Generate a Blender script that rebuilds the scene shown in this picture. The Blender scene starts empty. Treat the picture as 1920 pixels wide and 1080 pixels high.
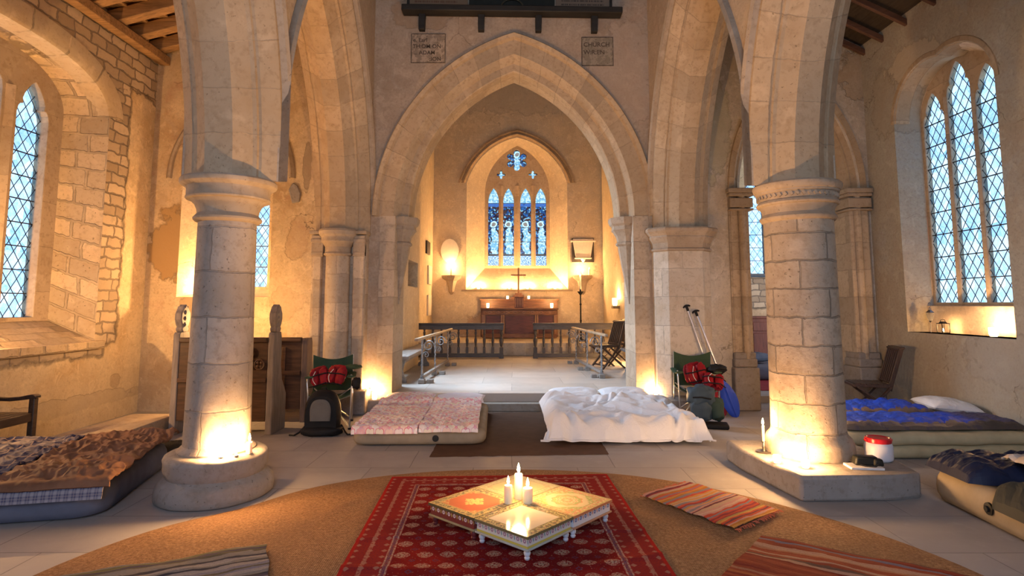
EXPOSURE = 0.80
SKY = 1.25; SKY_LOW = (.70, .83, .98); SKY_HIGH = (.34, .50, .80)
LK = 2.05
E_TABLE = 6; E_UP = 100; E_COLL = 13; E_COLR = 9; E_JAML = 13; E_JAMR = 17; E_WINL = 110; E_WINE = 32; E_WINR = 9
E_ALT = 8; E_EAST = 22; E_STAND = 14; E_BRK = 18; E_NICHE = 15; E_FLOOR = 24; E_WEST = 150
import bpy, math, random
from mathutils import Vector, Matrix, noise
from mathutils.geometry import tessellate_polygon
PI = math.pi
R = math.radians
rnd = random.Random(7)
SC = bpy.context.scene
COL = SC.collection

# ------------------------------------------------------------------ mesh helpers
def rotz(a): return Matrix.Rotation(a, 4, 'Z')
def frame(o, u, v, w):
    """matrix taking local (a,b,c) to o + a*u + b*v + c*w"""
    m = Matrix.Identity(4)
    for i, c in enumerate((u, v, w, o)):
        for j in range(3): m[j][i] = c[j]
    return m

class MB:
    def __init__(s): s.v = []; s.f = []; s.uv = []
    def add(s, vs, fs, uvs=None, M=None):
        b = len(s.v)
        for p in vs:
            p = Vector(p)
            s.v.append(M @ p if M else p)
        for k, f in enumerate(fs):
            s.f.append([b + i for i in f])
            s.uv.append(uvs[k] if uvs else [(0.0, 0.0)] * len(f))
        return s
    def box(s, c, d, M=None, taper=1.0):
        x, y, z = d[0] / 2, d[1] / 2, d[2] / 2
        t = taper
        vs = [(-x, -y, -z), (x, -y, -z), (x, y, -z), (-x, y, -z), (-x * t, -y * t, z), (x * t, -y * t, z), (x * t, y * t, z), (-x * t, y * t, z)]
        T = Matrix.Translation(c)
        vs = [T @ Vector(p) for p in vs] if M is None else [T @ (M @ Vector(p)) for p in vs]
        fs = [(3, 2, 1, 0), (4, 5, 6, 7), (0, 1, 5, 4), (1, 2, 6, 5), (2, 3, 7, 6), (3, 0, 4, 7)]
        dd = [(d[0], d[1]), (d[0], d[1]), (d[0], d[2]), (d[1], d[2]), (d[0], d[2]), (d[1], d[2])]
        s.add(vs, fs, [[(0, 0), (a, 0), (a, b), (0, b)] for a, b in dd])
        return s
    def bar(s, p, q, w, h=None, up=(0, 0, 1)):
        """rectangular bar from p to q"""
        p, q = Vector(p), Vector(q); d = q - p; L = d.length; d.normalize()
        h = h or w; u = Vector(up)
        if abs(d.dot(u)) > .98: u = Vector((1, 0, 0))
        a = d.cross(u).normalized(); b = a.cross(d).normalized()
        vs = []
        for e in (p, q):
            for i, j in ((-1, -1), (1, -1), (1, 1), (-1, 1)): vs.append(e + a * (i * w / 2) + b * (j * h / 2))
        fs = [(0, 1, 2, 3), (7, 6, 5, 4), (0, 4, 5, 1), (1, 5, 6, 2), (2, 6, 7, 3), (3, 7, 4, 0)]
        s.add(vs, fs, [[(0, 0), (w, 0), (w, h), (0, h)]] * 2 + [[(0, 0), (L, 0), (L, h), (0, h)]] * 4)
        return s
    def lathe(s, prof, n=32, M=None, a0=0, wob=None, squash=1.0):
        """profile of (r, z), bottom to top"""
        vs = []; fs = []; uvs = []
        L = [0]
        for i in range(1, len(prof)): L.append(L[-1] + math.hypot(prof[i][0] - prof[i - 1][0], prof[i][1] - prof[i - 1][1]))
        rm = max(p[0] for p in prof)
        for i, (r, z) in enumerate(prof):
            for k in range(n):
                a = a0 + 2 * PI * k / n
                rr = r * (1 + (wob(a, z) if wob else 0))
                vs.append((rr * math.cos(a), rr * squash * math.sin(a), z))
        for i in range(len(prof) - 1):
            for k in range(n):
                k2 = (k + 1) % n
                fs.append((i * n + k, i * n + k2, (i + 1) * n + k2, (i + 1) * n + k))
                u0, u1 = 2 * PI * rm * k / n, 2 * PI * rm * (k + 1) / n
                uvs.append([(u0, L[i]), (u1, L[i]), (u1, L[i + 1]), (u0, L[i + 1])])
        if prof[0][0] > 1e-5: fs.append(tuple(range(n - 1, -1, -1))); uvs.append([(0, 0)] * n)
        if prof[-1][0] > 1e-5: fs.append(tuple((len(prof) - 1) * n + k for k in range(n))); uvs.append([(0, 0)] * n)
        s.add(vs, fs, uvs, M)
        return s
    def tube(s, pts, r, n=8, closed=False):
        pts = [Vector(p) for p in pts]; m = len(pts)
        rs = r if isinstance(r, (list, tuple)) else [r] * m
        vs = []; prev = None
        for i in range(m):
            a = pts[i - 1] if (i or closed) else pts[0]
            b = pts[(i + 1) % m] if (i < m - 1 or closed) else pts[-1]
            t = (b - a).normalized()
            if prev is None:
                u = Vector((0, 0, 1)) if abs(t.z) < .9 else Vector((1, 0, 0))
                prev = t.cross(u).normalized()
            prev = (prev - t * prev.dot(t)).normalized()
            w = t.cross(prev)
            for k in range(n):
                c = 2 * PI * k / n
                vs.append(pts[i] + (prev * math.cos(c) + w * math.sin(c)) * rs[i])
        fs = []
        for i in range(m if closed else m - 1):
            j = (i + 1) % m
            for k in range(n): fs.append((i * n + k, i * n + (k + 1) % n, j * n + (k + 1) % n, j * n + k))
        if not closed: fs += [tuple(range(n - 1, -1, -1)), tuple((m - 1) * n + k for k in range(n))]
        s.add(vs, fs)
        return s
    def ball(s, c, r, n=12, m=8, M=None):
        rx, ry, rz = r if isinstance(r, (list, tuple)) else (r, r, r)
        vs = [(0, 0, -1)]; fs = []
        for i in range(1, m):
            a = -PI / 2 + PI * i / m
            for k in range(n): vs.append((math.cos(a) * math.cos(2 * PI * k / n), math.cos(a) * math.sin(2 * PI * k / n), math.sin(a)))
        vs.append((0, 0, 1))
        for k in range(n): fs.append((0, 1 + (k + 1) % n, 1 + k))
        for i in range(m - 2):
            for k in range(n):
                a = 1 + i * n
                fs.append((a + k, a + (k + 1) % n, a + n + (k + 1) % n, a + n + k))
        t = len(vs) - 1
        for k in range(n): fs.append((t - n + k, t - n + (k + 1) % n, t))
        T = Matrix.Translation(c)
        vs = [Vector((x * rx, y * ry, z * rz)) for x, y, z in vs]
        if M: vs = [M @ p for p in vs]
        s.add([T @ p for p in vs], fs)
        return s
    def plate(s, outer, holes, t, M=None):
        """flat slab in local xy with holes, front at z=0, back at z=-t"""
        loops = [outer] + list(holes)
        tri = tessellate_polygon([[Vector((x, y, 0)) for x, y in l] for l in loops])
        flat = [p for l in loops for p in l]; n = len(flat)
        vs = [(x, y, 0) for x, y in flat] + [(x, y, -t) for x, y in flat]
        fs = []; uvs = []
        for a, b, c in tri:
            A, B, C_ = flat[a], flat[b], flat[c]
            if (B[0] - A[0]) * (C_[1] - A[1]) - (B[1] - A[1]) * (C_[0] - A[0]) < 0: b, c = c, b
            fs.append((a, b, c)); uvs.append([flat[a], flat[b], flat[c]])
            fs.append((n + c, n + b, n + a)); uvs.append([flat[c], flat[b], flat[a]])
        o = 0
        for li, l in enumerate(loops):
            m = len(l)
            ar = sum(l[i][0] * l[(i + 1) % m][1] - l[(i + 1) % m][0] * l[i][1] for i in range(m))
            ccw = ar > 0; acc = 0
            for i in range(m):
                j = (i + 1) % m
                d = math.hypot(l[j][0] - l[i][0], l[j][1] - l[i][1])
                q = (o + i, n + o + i, n + o + j, o + j)
                uq = [(acc, 0), (acc, t), (acc + d, t), (acc + d, 0)]
                if ccw != (li == 0): q = q[::-1]; uq = uq[::-1]
                fs.append(q); uvs.append(uq); acc += d
            o += m
        s.add(vs, fs, uvs, M)
        return s
    def strip(s, rows, closed_v=False, uvf=None, M=None):
        """grid of rows of points"""
        nr, nc = len(rows), len(rows[0])
        vs = [p for r in rows for p in r]; fs = []; uvs = []
        for i in range(nr - 1):
            for j in range(nc if closed_v else nc - 1):
                k = (j + 1) % nc
                fs.append((i * nc + j, i * nc + k, (i + 1) * nc + k, (i + 1) * nc + j))
                if uvf: uvs.append([uvf(i, j), uvf(i, j + 1), uvf(i + 1, j + 1), uvf(i + 1, j)])
        s.add(vs, fs, uvs or None, M)
        return s
    def build(s, name, mat, parent=None, sharp=35, bevel=0, solid=0, subsurf=0, loc=None, rz=0):
        me = bpy.data.meshes.new(name)
        me.from_pydata([tuple(p) for p in s.v], [], s.f)
        ul = me.uv_layers.new(name='UVMap')
        flat = [c for q in s.uv for p in q for c in p]
        ul.data.foreach_set('uv', flat)
        me.update(); me.validate()
        if sharp is not None:
            me.shade_smooth(); me.set_sharp_from_angle(angle=R(sharp))
        if mat: me.materials.append(mat)
        o = bpy.data.objects.new(name, me); COL.objects.link(o)
        if parent: o.parent = parent
        if loc: o.location = loc
        if rz: o.rotation_euler.z = rz
        if solid:
            m = o.modifiers.new('solid', 'SOLIDIFY'); m.thickness = solid; m.offset = -1
        if bevel:
            m = o.modifiers.new('bevel', 'BEVEL'); m.width = bevel; m.segments = 2; m.limit_method = 'ANGLE'; m.angle_limit = R(40)
            m.harden_normals = False
        if subsurf:
            m = o.modifiers.new('sub', 'SUBSURF'); m.levels = subsurf; m.render_levels = subsurf
        return o

def tag(o, label=None, cat=None, group=None, kind=None):
    if label: o['label'] = label
    if cat: o['category'] = cat
    if group: o['group'] = group
    if kind: o['kind'] = kind
    return o
def thing(name, label, cat, loc=(0, 0, 0), rz=0, group=None, rot=None):
    o = bpy.data.objects.new(name, None); COL.objects.link(o)
    o.location = loc; o.rotation_euler = rot or (0, 0, rz); o.empty_display_size = .1
    return tag(o, label, cat, group)
def struct(o, label=None): 
    o['kind'] = 'structure'
    if label: o['label'] = label
    return o
def dup(root, loc, rz=None, label=None, group=None, rot=None, scale=None):
    def cp(o, par):
        c = o.copy(); COL.objects.link(c)
        if par: c.parent = par
        for ch in kids.get(o, ()): cp(ch, c)
        return c
    kids = {}
    for o in COL.objects:
        if o.parent: kids.setdefault(o.parent, []).append(o)
    r = cp(root, None); r.location = loc
    if rz is not None: r.rotation_euler = (0, 0, rz)
    if rot is not None: r.rotation_euler = rot
    if scale: r.scale = scale
    if label: r['label'] = label
    if group: r['group'] = group
    return r

def fbm(x, y, z=0, o=4): return noise.fractal((x, y, z), 1.0, 2.0, o)
def ridge(x, y, z=0):
    return 1 - abs(noise.noise((x, y, z))) * 2.2
def clamp(x, a=0., b=1.): return max(a, min(b, x))
def sstep(a, b, x):
    t = clamp((x - a) / (b - a)); return t * t * (3 - 2 * t)
def lerp(a, b, t): return a + (b - a) * t

def arch_pts(w, h, n=14, r=0., cx=0., zs=0., legs=None, R0=None, sag=None):
    """pointed arch intrados (half width w, rise h) grown by r; right foot to left foot"""
    R_ = R0 or (w * w + h * h) / (2 * w); c = w - R_
    Rr = R_ + r
    am = math.acos(clamp(-c / Rr, -1, 1)) if c <= 0 else math.acos(clamp(-c / Rr, -1, 1))
    right = [(c + Rr * math.cos(am * i / n), Rr * math.sin(am * i / n)) for i in range(n + 1)]
    if sag:
        ch = math.hypot(w, h); s_ = sag * ch; Rc = (ch * ch / 4 + s_ * s_) / (2 * s_)
        ux, uy = h / ch, w / ch; c, k = w / 2 - ux * (Rc - s_), h / 2 - uy * (Rc - s_); Rr = Rc + r
        a0 = math.asin(-k / Rr); a1 = math.acos(-c / Rr)
        right = [(c + Rr * math.cos(lerp(a0, a1, i / n)), k + Rr * math.sin(lerp(a0, a1, i / n))) for i in range(n + 1)]
        right[-1] = (0., right[-1][1]); right[0] = (right[0][0], 0.)
    left = [(-x, z) for x, z in right[::-1]][1:]
    p = [(cx + x, zs + z) for x, z in right + left]
    if legs is not None: p = [(p[0][0], legs)] + p + [(p[-1][0], legs)]
    return p

def arch_sweep(mb, w, h, prof, n=18, cx=0., zs=0., legs=None, M=None, closed=False, lim=None, sag=None, clampx=None):
    """profile (r, d): r outward from the intrados, d depth; swept round the arch; local xy plane, depth = -z"""
    cols = [arch_pts(w, h, n, r, cx, zs, legs, sag=sag) for r, d in prof]
    if clampx: cols = [[(max(clampx[0], min(clampx[1], x)), z) for x, z in c] for c in cols]
    m = len(cols[0]); acc = [0]; base = cols[0]
    for i in range(1, m): acc.append(acc[-1] + math.hypot(base[i][0] - base[i - 1][0], base[i][1] - base[i - 1][1]))
    pl = [0]
    for i in range(1, len(prof)): pl.append(pl[-1] + math.hypot(prof[i][0] - prof[i - 1][0], prof[i][1] - prof[i - 1][1]))
    pl.append(pl[-1] + .1)
    rows = [[(cols[k][i][0], cols[k][i][1], -prof[k][1]) for k in range(len(prof))] for i in range(m) if lim is None or lim[0] <= cols[-1][i][0] <= lim[1]]
    mb.strip(rows, closed, lambda i, j: (acc[i], pl[j]), M)
    if closed:
        for rw in (rows[0][::-1], rows[-1]): mb.add(rw, [tuple(range(len(rw)))], None, M)
    return mb

def light_shape(w, h_rect, head, n=5):
    """cusped light outline: half width w, rectangular height, head height; ccw from bottom left"""
    k = head / 1.75
    pr = [(1, 0), (1.0, .3), (.93, .55), (.80, .70), (.66, .70), (.70, .92), (.60, 1.15), (.40, 1.42), (.2, 1.62), (0, 1.75)]
    rgt = [(x * w, h_rect + y * k) for x, y in pr]
    return [(-w, 0), (w, 0)] + rgt + [(-x, y) for x, y in rgt[::-1]][1:]
def lancet_shape(w, h_rect, head, n=6):
    p = arch_pts(w, head, n, 0, 0, h_rect)
    return [(-w, 0), (w, 0)] + p
def inside(poly, x, y):
    c = False; n = len(poly)
    for i in range(n):
        x1, y1 = poly[i]; x2, y2 = poly[i - 1]
        if (y1 > y) != (y2 > y) and x < (x2 - x1) * (y - y1) / (y2 - y1) + x1: c = not c
    return c
def lattice(mb, poly, pitch, slope, t, M, bars=None):
    """lead diamond lattice clipped to an outline"""
    xs = [p[0] for p in poly]; ys = [p[1] for p in poly]
    x0, x1, y0, y1 = min(xs), max(xs), min(ys), max(ys)
    H = y1 - y0; W = x1 - x0
    for sg in (1, -1):
        k = -int((H / slope) / pitch) - 2
        while True:
            xb = x0 + k * pitch if sg > 0 else x1 - k * pitch
            k += 1
            if (sg > 0 and xb > x1) or (sg < 0 and xb < x0): break
            N = 160; run = None
            for i in range(N + 1):
                y = y0 + H * i / N; x = xb + sg * (y - y0) / slope
                ok = i < N and inside(poly, x, y + 1e-4)
                if ok and run is None: run = (x, y)
                if not ok and run is not None:
                    if math.hypot(x - run[0], y - run[1]) > .01:
                        mb.bar(M @ Vector((run[0], run[1], 0)), M @ Vector((x, y, 0)), t, t, up=(0, .2, 1))
                    run = None
    for y in bars or ():
        run = [x0 + W * i / 60 for i in range(61) if inside(poly, x0 + W * i / 60 + 1e-5, y)]
        if run: mb.bar(M @ Vector((run[0], y, 0)), M @ Vector((run[-1], y, 0)), t * 2., t * 2.)
    return mb
# ------------------------------------------------------------------ materials
class NT:
    def __init__(s, name):
        s.m = bpy.data.materials.new(name); s.m.use_nodes = True
        s.t = s.m.node_tree; s.b = s.t.nodes['Principled BSDF']; s.out = s.t.nodes['Material Output']
        s.b.inputs['Roughness'].default_value = .85
        s.b.inputs['Specular IOR Level'].default_value = .3
    def nd(s, ty, ins=None, **kw):
        n = s.t.nodes.new(ty)
        for k, v in kw.items(): setattr(n, k, v)
        for k, v in (ins or {}).items(): s.put(n.inputs[k], v)
        return n
    def put(s, sock, v):
        if isinstance(v, bpy.types.NodeSocket): s.t.links.new(v, sock)
        elif v is not None:
            if isinstance(v, (tuple, list)) and sock.type == 'RGBA' and len(v) == 3: v = (*v, 1)
            sock.default_value = v
    def obj(s): return s.nd('ShaderNodeTexCoord').outputs['Object']
    def uv(s): return s.nd('ShaderNodeTexCoord').outputs['UV']
    def pos(s): return s.nd('ShaderNodeNewGeometry').outputs['Position']
    def sep(s, v): return s.nd('ShaderNodeSeparateXYZ', {0: v}).outputs
    def comb(s, x=0, y=0, z=0): return s.nd('ShaderNodeCombineXYZ', {0: x, 1: y, 2: z}).outputs[0]
    def mp(s, v, sc=(1, 1, 1), loc=(0, 0, 0), rot=(0, 0, 0)):
        return s.nd('ShaderNodeMapping', {'Vector': v, 'Scale': sc, 'Location': loc, 'Rotation': rot}).outputs[0]
    def math(s, op, a, b=None, c=None, clamp=False):
        n = s.nd('ShaderNodeMath', operation=op, use_clamp=clamp)
        s.put(n.inputs[0], a)
        if b is not None: s.put(n.inputs[1], b)
        if c is not None: s.put(n.inputs[2], c)
        return n.outputs[0]
    def noise(s, v, sc=5, det=4, ro=.55, dist=0, col=False):
        n = s.nd('ShaderNodeTexNoise', {'Vector': v, 'Scale': sc, 'Detail': det, 'Roughness': ro, 'Distortion': dist})
        return n.outputs['Color' if col else 'Fac']
    def ramp(s, f, stops, interp='LINEAR'):
        n = s.nd('ShaderNodeValToRGB', {0: f}); e = n.color_ramp.elements; n.color_ramp.interpolation = interp
        while len(e) < len(stops): e.new(.5)
        for i, (p, c) in enumerate(stops):
            e[i].position = p
            if isinstance(c, (int, float)): c = (c, c, c)
            e[i].color = (*c, 1) if len(c) == 3 else c
        return n.outputs[0]
    def step(s, f, a, b): return s.nd('ShaderNodeMapRange', {0: f, 1: a, 2: b, 3: 0., 4: 1.}, interpolation_type='SMOOTHSTEP').outputs[0]
    def mix(s, f, a, b, mode='MIX'):
        n = s.nd('ShaderNodeMix', data_type='RGBA', blend_type=mode)
        s.put(n.inputs[0], f); s.put(n.inputs[6], a); s.put(n.inputs[7], b)
        return n.outputs[2]
    def vmix(s, v, n, k):  # distort a vector
        d = s.nd('ShaderNodeVectorMath', {0: n, 1: (.5, .5, .5)}, operation='SUBTRACT').outputs[0]
        d = s.nd('ShaderNodeVectorMath', {0: d, 3: k}, operation='SCALE').outputs[0]
        return s.nd('ShaderNodeVectorMath', {0: v, 1: d}, operation='ADD').outputs[0]
    def white(s, v): return s.nd('ShaderNodeTexWhiteNoise', {0: v}, noise_dimensions='3D')
    def bump(s, h, st=.3, d=.01, prev=None):
        n = s.nd('ShaderNodeBump', {'Height': h, 'Strength': st, 'Distance': d})
        if prev is not None: s.put(n.inputs['Normal'], prev)
        s.put(s.b.inputs['Normal'], n.outputs[0]); return n.outputs[0]
    def col(s, c): s.put(s.b.inputs['Base Color'], c); return s
    def set(s, **kw):
        for k, v in kw.items(): s.put(s.b.inputs[k.replace('_', ' ')], v)
        return s

MAT = {}
def plain(name, c, ro=.7, metal=0, var=.15, sc=12, bump=0, spec=.3):
    if name in MAT: return MAT[name]
    n = NT(name); o = n.obj()
    f = n.noise(o, sc, 4)
    d = tuple(x * (1 - var) for x in c); l = tuple(min(1, x * (1 + var)) for x in c)
    n.col(n.ramp(f, [(.3, d), (.7, l)])).set(Roughness=ro, Metallic=metal, Specular_IOR_Level=spec)
    if bump: n.bump(n.noise(o, sc * 5, 4), bump, .004)
    MAT[name] = n.m; return n.m

def stone(name, base=(.56, .47, .36), bw=.45, bh=.42, mortar=.006, dark=.62, use='uv', off=.5, vary=.16, stain=.5, mcol=None, bstr=.5):
    n = NT(name); o = n.obj(); u = n.uv() if use == 'uv' else o
    w = n.vmix(u, n.noise(o, 7, 4, col=True), .05)
    br = n.nd('ShaderNodeTexBrick', {'Vector': w, 'Scale': 1., 'Mortar Size': mortar, 'Mortar Smooth': .4, 'Bias': 0., 'Brick Width': bw, 'Row Height': bh, 'Color1': (0, 0, 0), 'Color2': (1, 1, 1), 'Mortar': (.5, .5, .5)}, offset=off)
    d = tuple(c * (1 - vary) for c in base); l = (min(1, base[0] * (1 + vary)), min(1, base[1] * (1 + vary * .9)), min(1, base[2] * (1 + vary * .7)))
    c = n.mix(br.outputs['Color'], d, l)
    n1 = n.noise(o, 2.2, 5, .6); n2 = n.noise(o, 18, 5, .65)
    c = n.mix(n.math('MULTIPLY', n.step(n1, .45, .75), stain), c, (base[0] * .72, base[1] * .62, base[2] * .48))
    c = n.mix(n.math('MULTIPLY', n.step(n.noise(o, 6.5, 6, .7, .6), .52, .66), .4), c, (base[0] * .70, base[1] * .64, base[2] * .56))
    c = n.mix(n.math('MULTIPLY', n.step(n2, .5, .66), .5), c, (base[0] * .62, base[1] * .58, base[2] * .53))
    c = n.mix(n.math('MULTIPLY', n.step(n.noise(o, 4.7, 4), .58, .68), .3), c, (min(1, base[0] * 1.3), min(1, base[1] * 1.32), min(1, base[2] * 1.35)))
    pit = n.step(n.noise(o, 34, 3), .66, .74)
    c = n.mix(n.math('MULTIPLY', pit, .6), c, (base[0] * .35, base[1] * .32, base[2] * .28))
    mo = br.outputs['Fac']
    c = n.mix(n.math('MULTIPLY', mo, n.math('MULTIPLY', n.step(n.noise(o, 3.5, 4), .3, .6), .85)), c, mcol or tuple(x * dark for x in base))
    n.col(c)
    h = n.math('MULTIPLY_ADD', n2, .35, n.math('MULTIPLY', mo, -1.0))
    h = n.math('MULTIPLY_ADD', n.noise(o, 60, 4), .15, h)
    h = n.math('MULTIPLY_ADD', pit, -.5, h)
    n.bump(h, bstr, .012)
    MAT[name] = n.m; return n.m

def plaster(name, base=(.60, .50, .38), patches=(), grey=.25, tone=(.42, .33, .22), rubble=None, seed=0, damp=True, greycol=(.46, .42, .36), pink=0):
    """aged lime plaster. patches: (x,y,z, rx,ry,rz, colour, strength) in world metres; rubble: list of boxes (lo, hi) where stone shows through"""
    n = NT(name); p = n.pos(); q = n.mp(p, loc=(seed, seed * .7, 0))
    c = base
    n0 = n.noise(q, .9, 6, .6, .6); n1 = n.noise(q, 3.1, 6, .62, .3); n2 = n.noise(q, 14, 6, .65)
    c = n.mix(n.math('MULTIPLY', n.step(n0, .42, .66), .75), c, tone)
    c = n.mix(n.math('MULTIPLY', n.step(n1, .5, .62), .45), c, (min(1, base[0] * 1.2), min(1, base[1] * 1.2), min(1, base[2] * 1.2)))
    c = n.mix(n.math('MULTIPLY', n.step(n.noise(q, 1.7, 5, .6, 1.0), .5, .66), grey), c, greycol)
    c = n.mix(n.math('MULTIPLY', n.step(n2, .55, .72), .3), c, tuple(x * .6 for x in tone))
    c = n.mix(n.math('MULTIPLY', n.step(n.noise(q, 30, 6, .7), .48, .66), .5), c, tuple(x * .62 for x in base))
    c = n.mix(n.math('MULTIPLY', n.step(n.noise(q, 11, 6, .72, .5), .54, .64), .4), c, tuple(x * .85 for x in tone))
    c = n.mix(n.math('MULTIPLY', n.step(n.noise(q, 6.5, 6, .7, .8), .54, .63), .5), c, (min(1, base[0] * 1.25), min(1, base[1] * 1.28), min(1, base[2] * 1.3)))
    if pink: c = n.mix(n.math('MULTIPLY', n.step(n.noise(q, 2.4, 5, .6, .5), .56, .7), pink), c, (.45, .24, .16))
    X, Y, Z = n.sep(p)[:3]
    wob = n.noise(q, 3.3, 5, .6); wob2 = n.noise(q, 9, 4, .6)
    h = n.math('MULTIPLY', n2, .5)
    for (x, y, z, rx, ry, rz, pc, st) in patches:
        e = None
        for s_, cc, rr in ((X, x, rx), (Y, y, ry), (Z, z, rz)):
            if rr is None: continue
            t = n.math('MULTIPLY', n.math('SUBTRACT', s_, cc), 1 / rr); t = n.math('MULTIPLY', t, t)
            e = t if e is None else n.math('ADD', e, t)
        e = n.math('MULTIPLY_ADD', n.math('SUBTRACT', wob, .5), 3.2, e)
        e = n.math('MULTIPLY_ADD', n.math('SUBTRACT', wob2, .5), 1.0, e)
        k = n.step(e, 1.0, .86)
        rim = n.math('MULTIPLY', n.step(e, .8, .95), n.step(e, 1.14, 1.0))
        c = n.mix(n.math('MULTIPLY', k, st), c, pc)
        c = n.mix(n.math('MULTIPLY', rim, .5 * st), c, tuple(v * .45 for v in pc))
        h = n.math('MULTIPLY_ADD', k, -1.2 * st, h)
    if rubble:
        rv = n.vmix(p, n.noise(p, 4.5, 3, col=True), .10)
        rs = n.sep(rv)
        horiz = n.math('ADD', rs[0], rs[1])
        br = n.nd('ShaderNodeTexBrick', {'Vector': n.comb(horiz, rs[2], 0), 'Scale': 1., 'Mortar Size': .016, 'Mortar Smooth': .5, 'Brick Width': .27, 'Row Height': .14, 'Color1': (.36, .27, .18), 'Color2': (.62, .49, .34), 'Mortar': (.24, .19, .14)}, offset=.43, squash=1.4, squash_frequency=3)
        mk = None
        for lo, hi, ed in rubble:
            b = None
            for s_, l_, h_ in zip((X, Y, Z), lo, hi):
                if l_ is None: continue
                dd = n.math('MINIMUM', n.math('SUBTRACT', s_, l_), n.math('SUBTRACT', h_, s_))
                b = dd if b is None else n.math('MINIMUM', b, dd)
            b = n.math('MULTIPLY_ADD', n.math('SUBTRACT', wob, .5), ed, b)
            b = n.math('MULTIPLY_ADD', n.math('SUBTRACT', wob2, .5), ed * .45, b)
            mk = b if mk is None else n.math('MAXIMUM', mk, b)
        k = n.step(mk, -.012, .012)
        rim = n.math('MULTIPLY', n.step(mk, -.05, -.012), n.step(mk, .035, .0))
        sc_ = n.mix(n.math('MULTIPLY', n.step(n2, .5, .7), .4), br.outputs['Color'], (.3, .24, .17))
        c = n.mix(k, c, sc_)
        c = n.mix(n.math('MULTIPLY', rim, .7), c, (.13, .1, .07))
        h = n.math('MULTIPLY_ADD', k, n.math('MULTIPLY_ADD', br.outputs['Fac'], -2.5, -1.5), h)
    # cracks
    vo = n.nd('ShaderNodeTexVoronoi', {'Vector': n.vmix(q, n.noise(q, 2.5, 4, col=True), .6), 'Scale': 1.1}, feature='DISTANCE_TO_EDGE')
    cr = n.math('MULTIPLY', n.step(vo.outputs['Distance'], .007, .001), n.step(n.noise(q, 1.1, 3), .54, .62))
    c = n.mix(n.math('MULTIPLY', cr, .6), c, (.14, .1, .07))
    h = n.math('MULTIPLY_ADD', cr, -1, h)
    if damp:
        dm = n.math('MULTIPLY', n.step(n.math('MULTIPLY_ADD', n0, 1.2, Z), 1.9, .9), .45)
        c = n.mix(dm, c, (.36, .30, .23))
    h = n.math('MULTIPLY_ADD', n.noise(q, 45, 5), .3, h)
    n.bump(h, .55, .014)
    n.col(c); MAT[name] = n.m; return n.m

def wood(name, c=(.12, .07, .04), ro=.5, sc=1., axis='X', var=.5, spec=.4):
    n = NT(name); o = n.obj()
    s3 = {'X': (1.5, 14, 14), 'Y': (14, 1.5, 14), 'Z': (14, 14, 1.5)}[axis]
    v = n.mp(o, tuple(k * sc for k in s3))
    f = n.noise(v, 2.2, 6, .6, .6); g = n.noise(o, 3, 3)
    cc = n.ramp(f, [(.3, tuple(x * (1 - var) for x in c)), (.7, tuple(min(1, x * (1 + var)) for x in c))])
    cc = n.mix(n.math('MULTIPLY', n.step(g, .45, .7), .3), cc, tuple(x * .5 for x in c))
    n.col(cc).set(Roughness=ro, Specular_IOR_Level=spec); n.bump(f, .25, .003)
    MAT[name] = n.m; return n.m

def cloth(name, c, c2=None, ro=.9, sc=400, var=.12, sheen=.0):
    n = NT(name); o = n.obj()
    f = n.noise(o, 7, 4)
    n.col(n.ramp(f, [(.3, tuple(x * (1 - var) for x in c)), (.7, c2 or tuple(min(1, x * (1 + var)) for x in c))]))
    n.set(Roughness=ro, Specular_IOR_Level=.15, Sheen_Weight=sheen)
    n.bump(n.noise(o, 130, 2), .15, .002)
    MAT[name] = n.m; return n.m

def glow(name, c, e):
    n = NT(name); n.col((0, 0, 0)).set(Emission_Color=(*c, 1), Emission_Strength=e); MAT[name] = n.m; return n.m

S_COOL = stone('limestone ashlar', (.47, .385, .295), bw=.62, bh=.40)
S_WARM = stone('limestone voussoirs', (.47, .355, .235), bw=.40, bh=.9, off=0.)
S_COL = stone('limestone drums', (.37, .315, .27), bw=.9, bh=.36, off=.5, mortar=.008, bstr=.8)
S_COL2 = stone('pitted limestone drums', (.44, .36, .28), bw=.62, bh=.245, off=.5, mortar=.009, bstr=1.0, dark=.45, stain=.7)
S_LIME = stone('limewashed ashlar', (.58, .51, .42), bw=.62, bh=.40, vary=.1, stain=.7)
S_BASE = stone('worn base stone', (.33, .295, .27), bw=3, bh=3, mortar=0, bstr=1.)
S_MOULD = stone('capital stone', (.42, .335, .25), bw=3, bh=3, mortar=0)
S_QUOIN = stone('window quoins', (.55, .44, .31), bw=.33, bh=.24, mortar=.02, dark=.62, vary=.25, off=.37, bstr=1.)
S_FRAME = stone('tracery stone', (.50, .40, .29), bw=3, bh=.55, mortar=.004, off=0.)
STEP = stone('worn step stone', (.40, .36, .31), bw=.9, bh=.5, mortar=.005)

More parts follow.
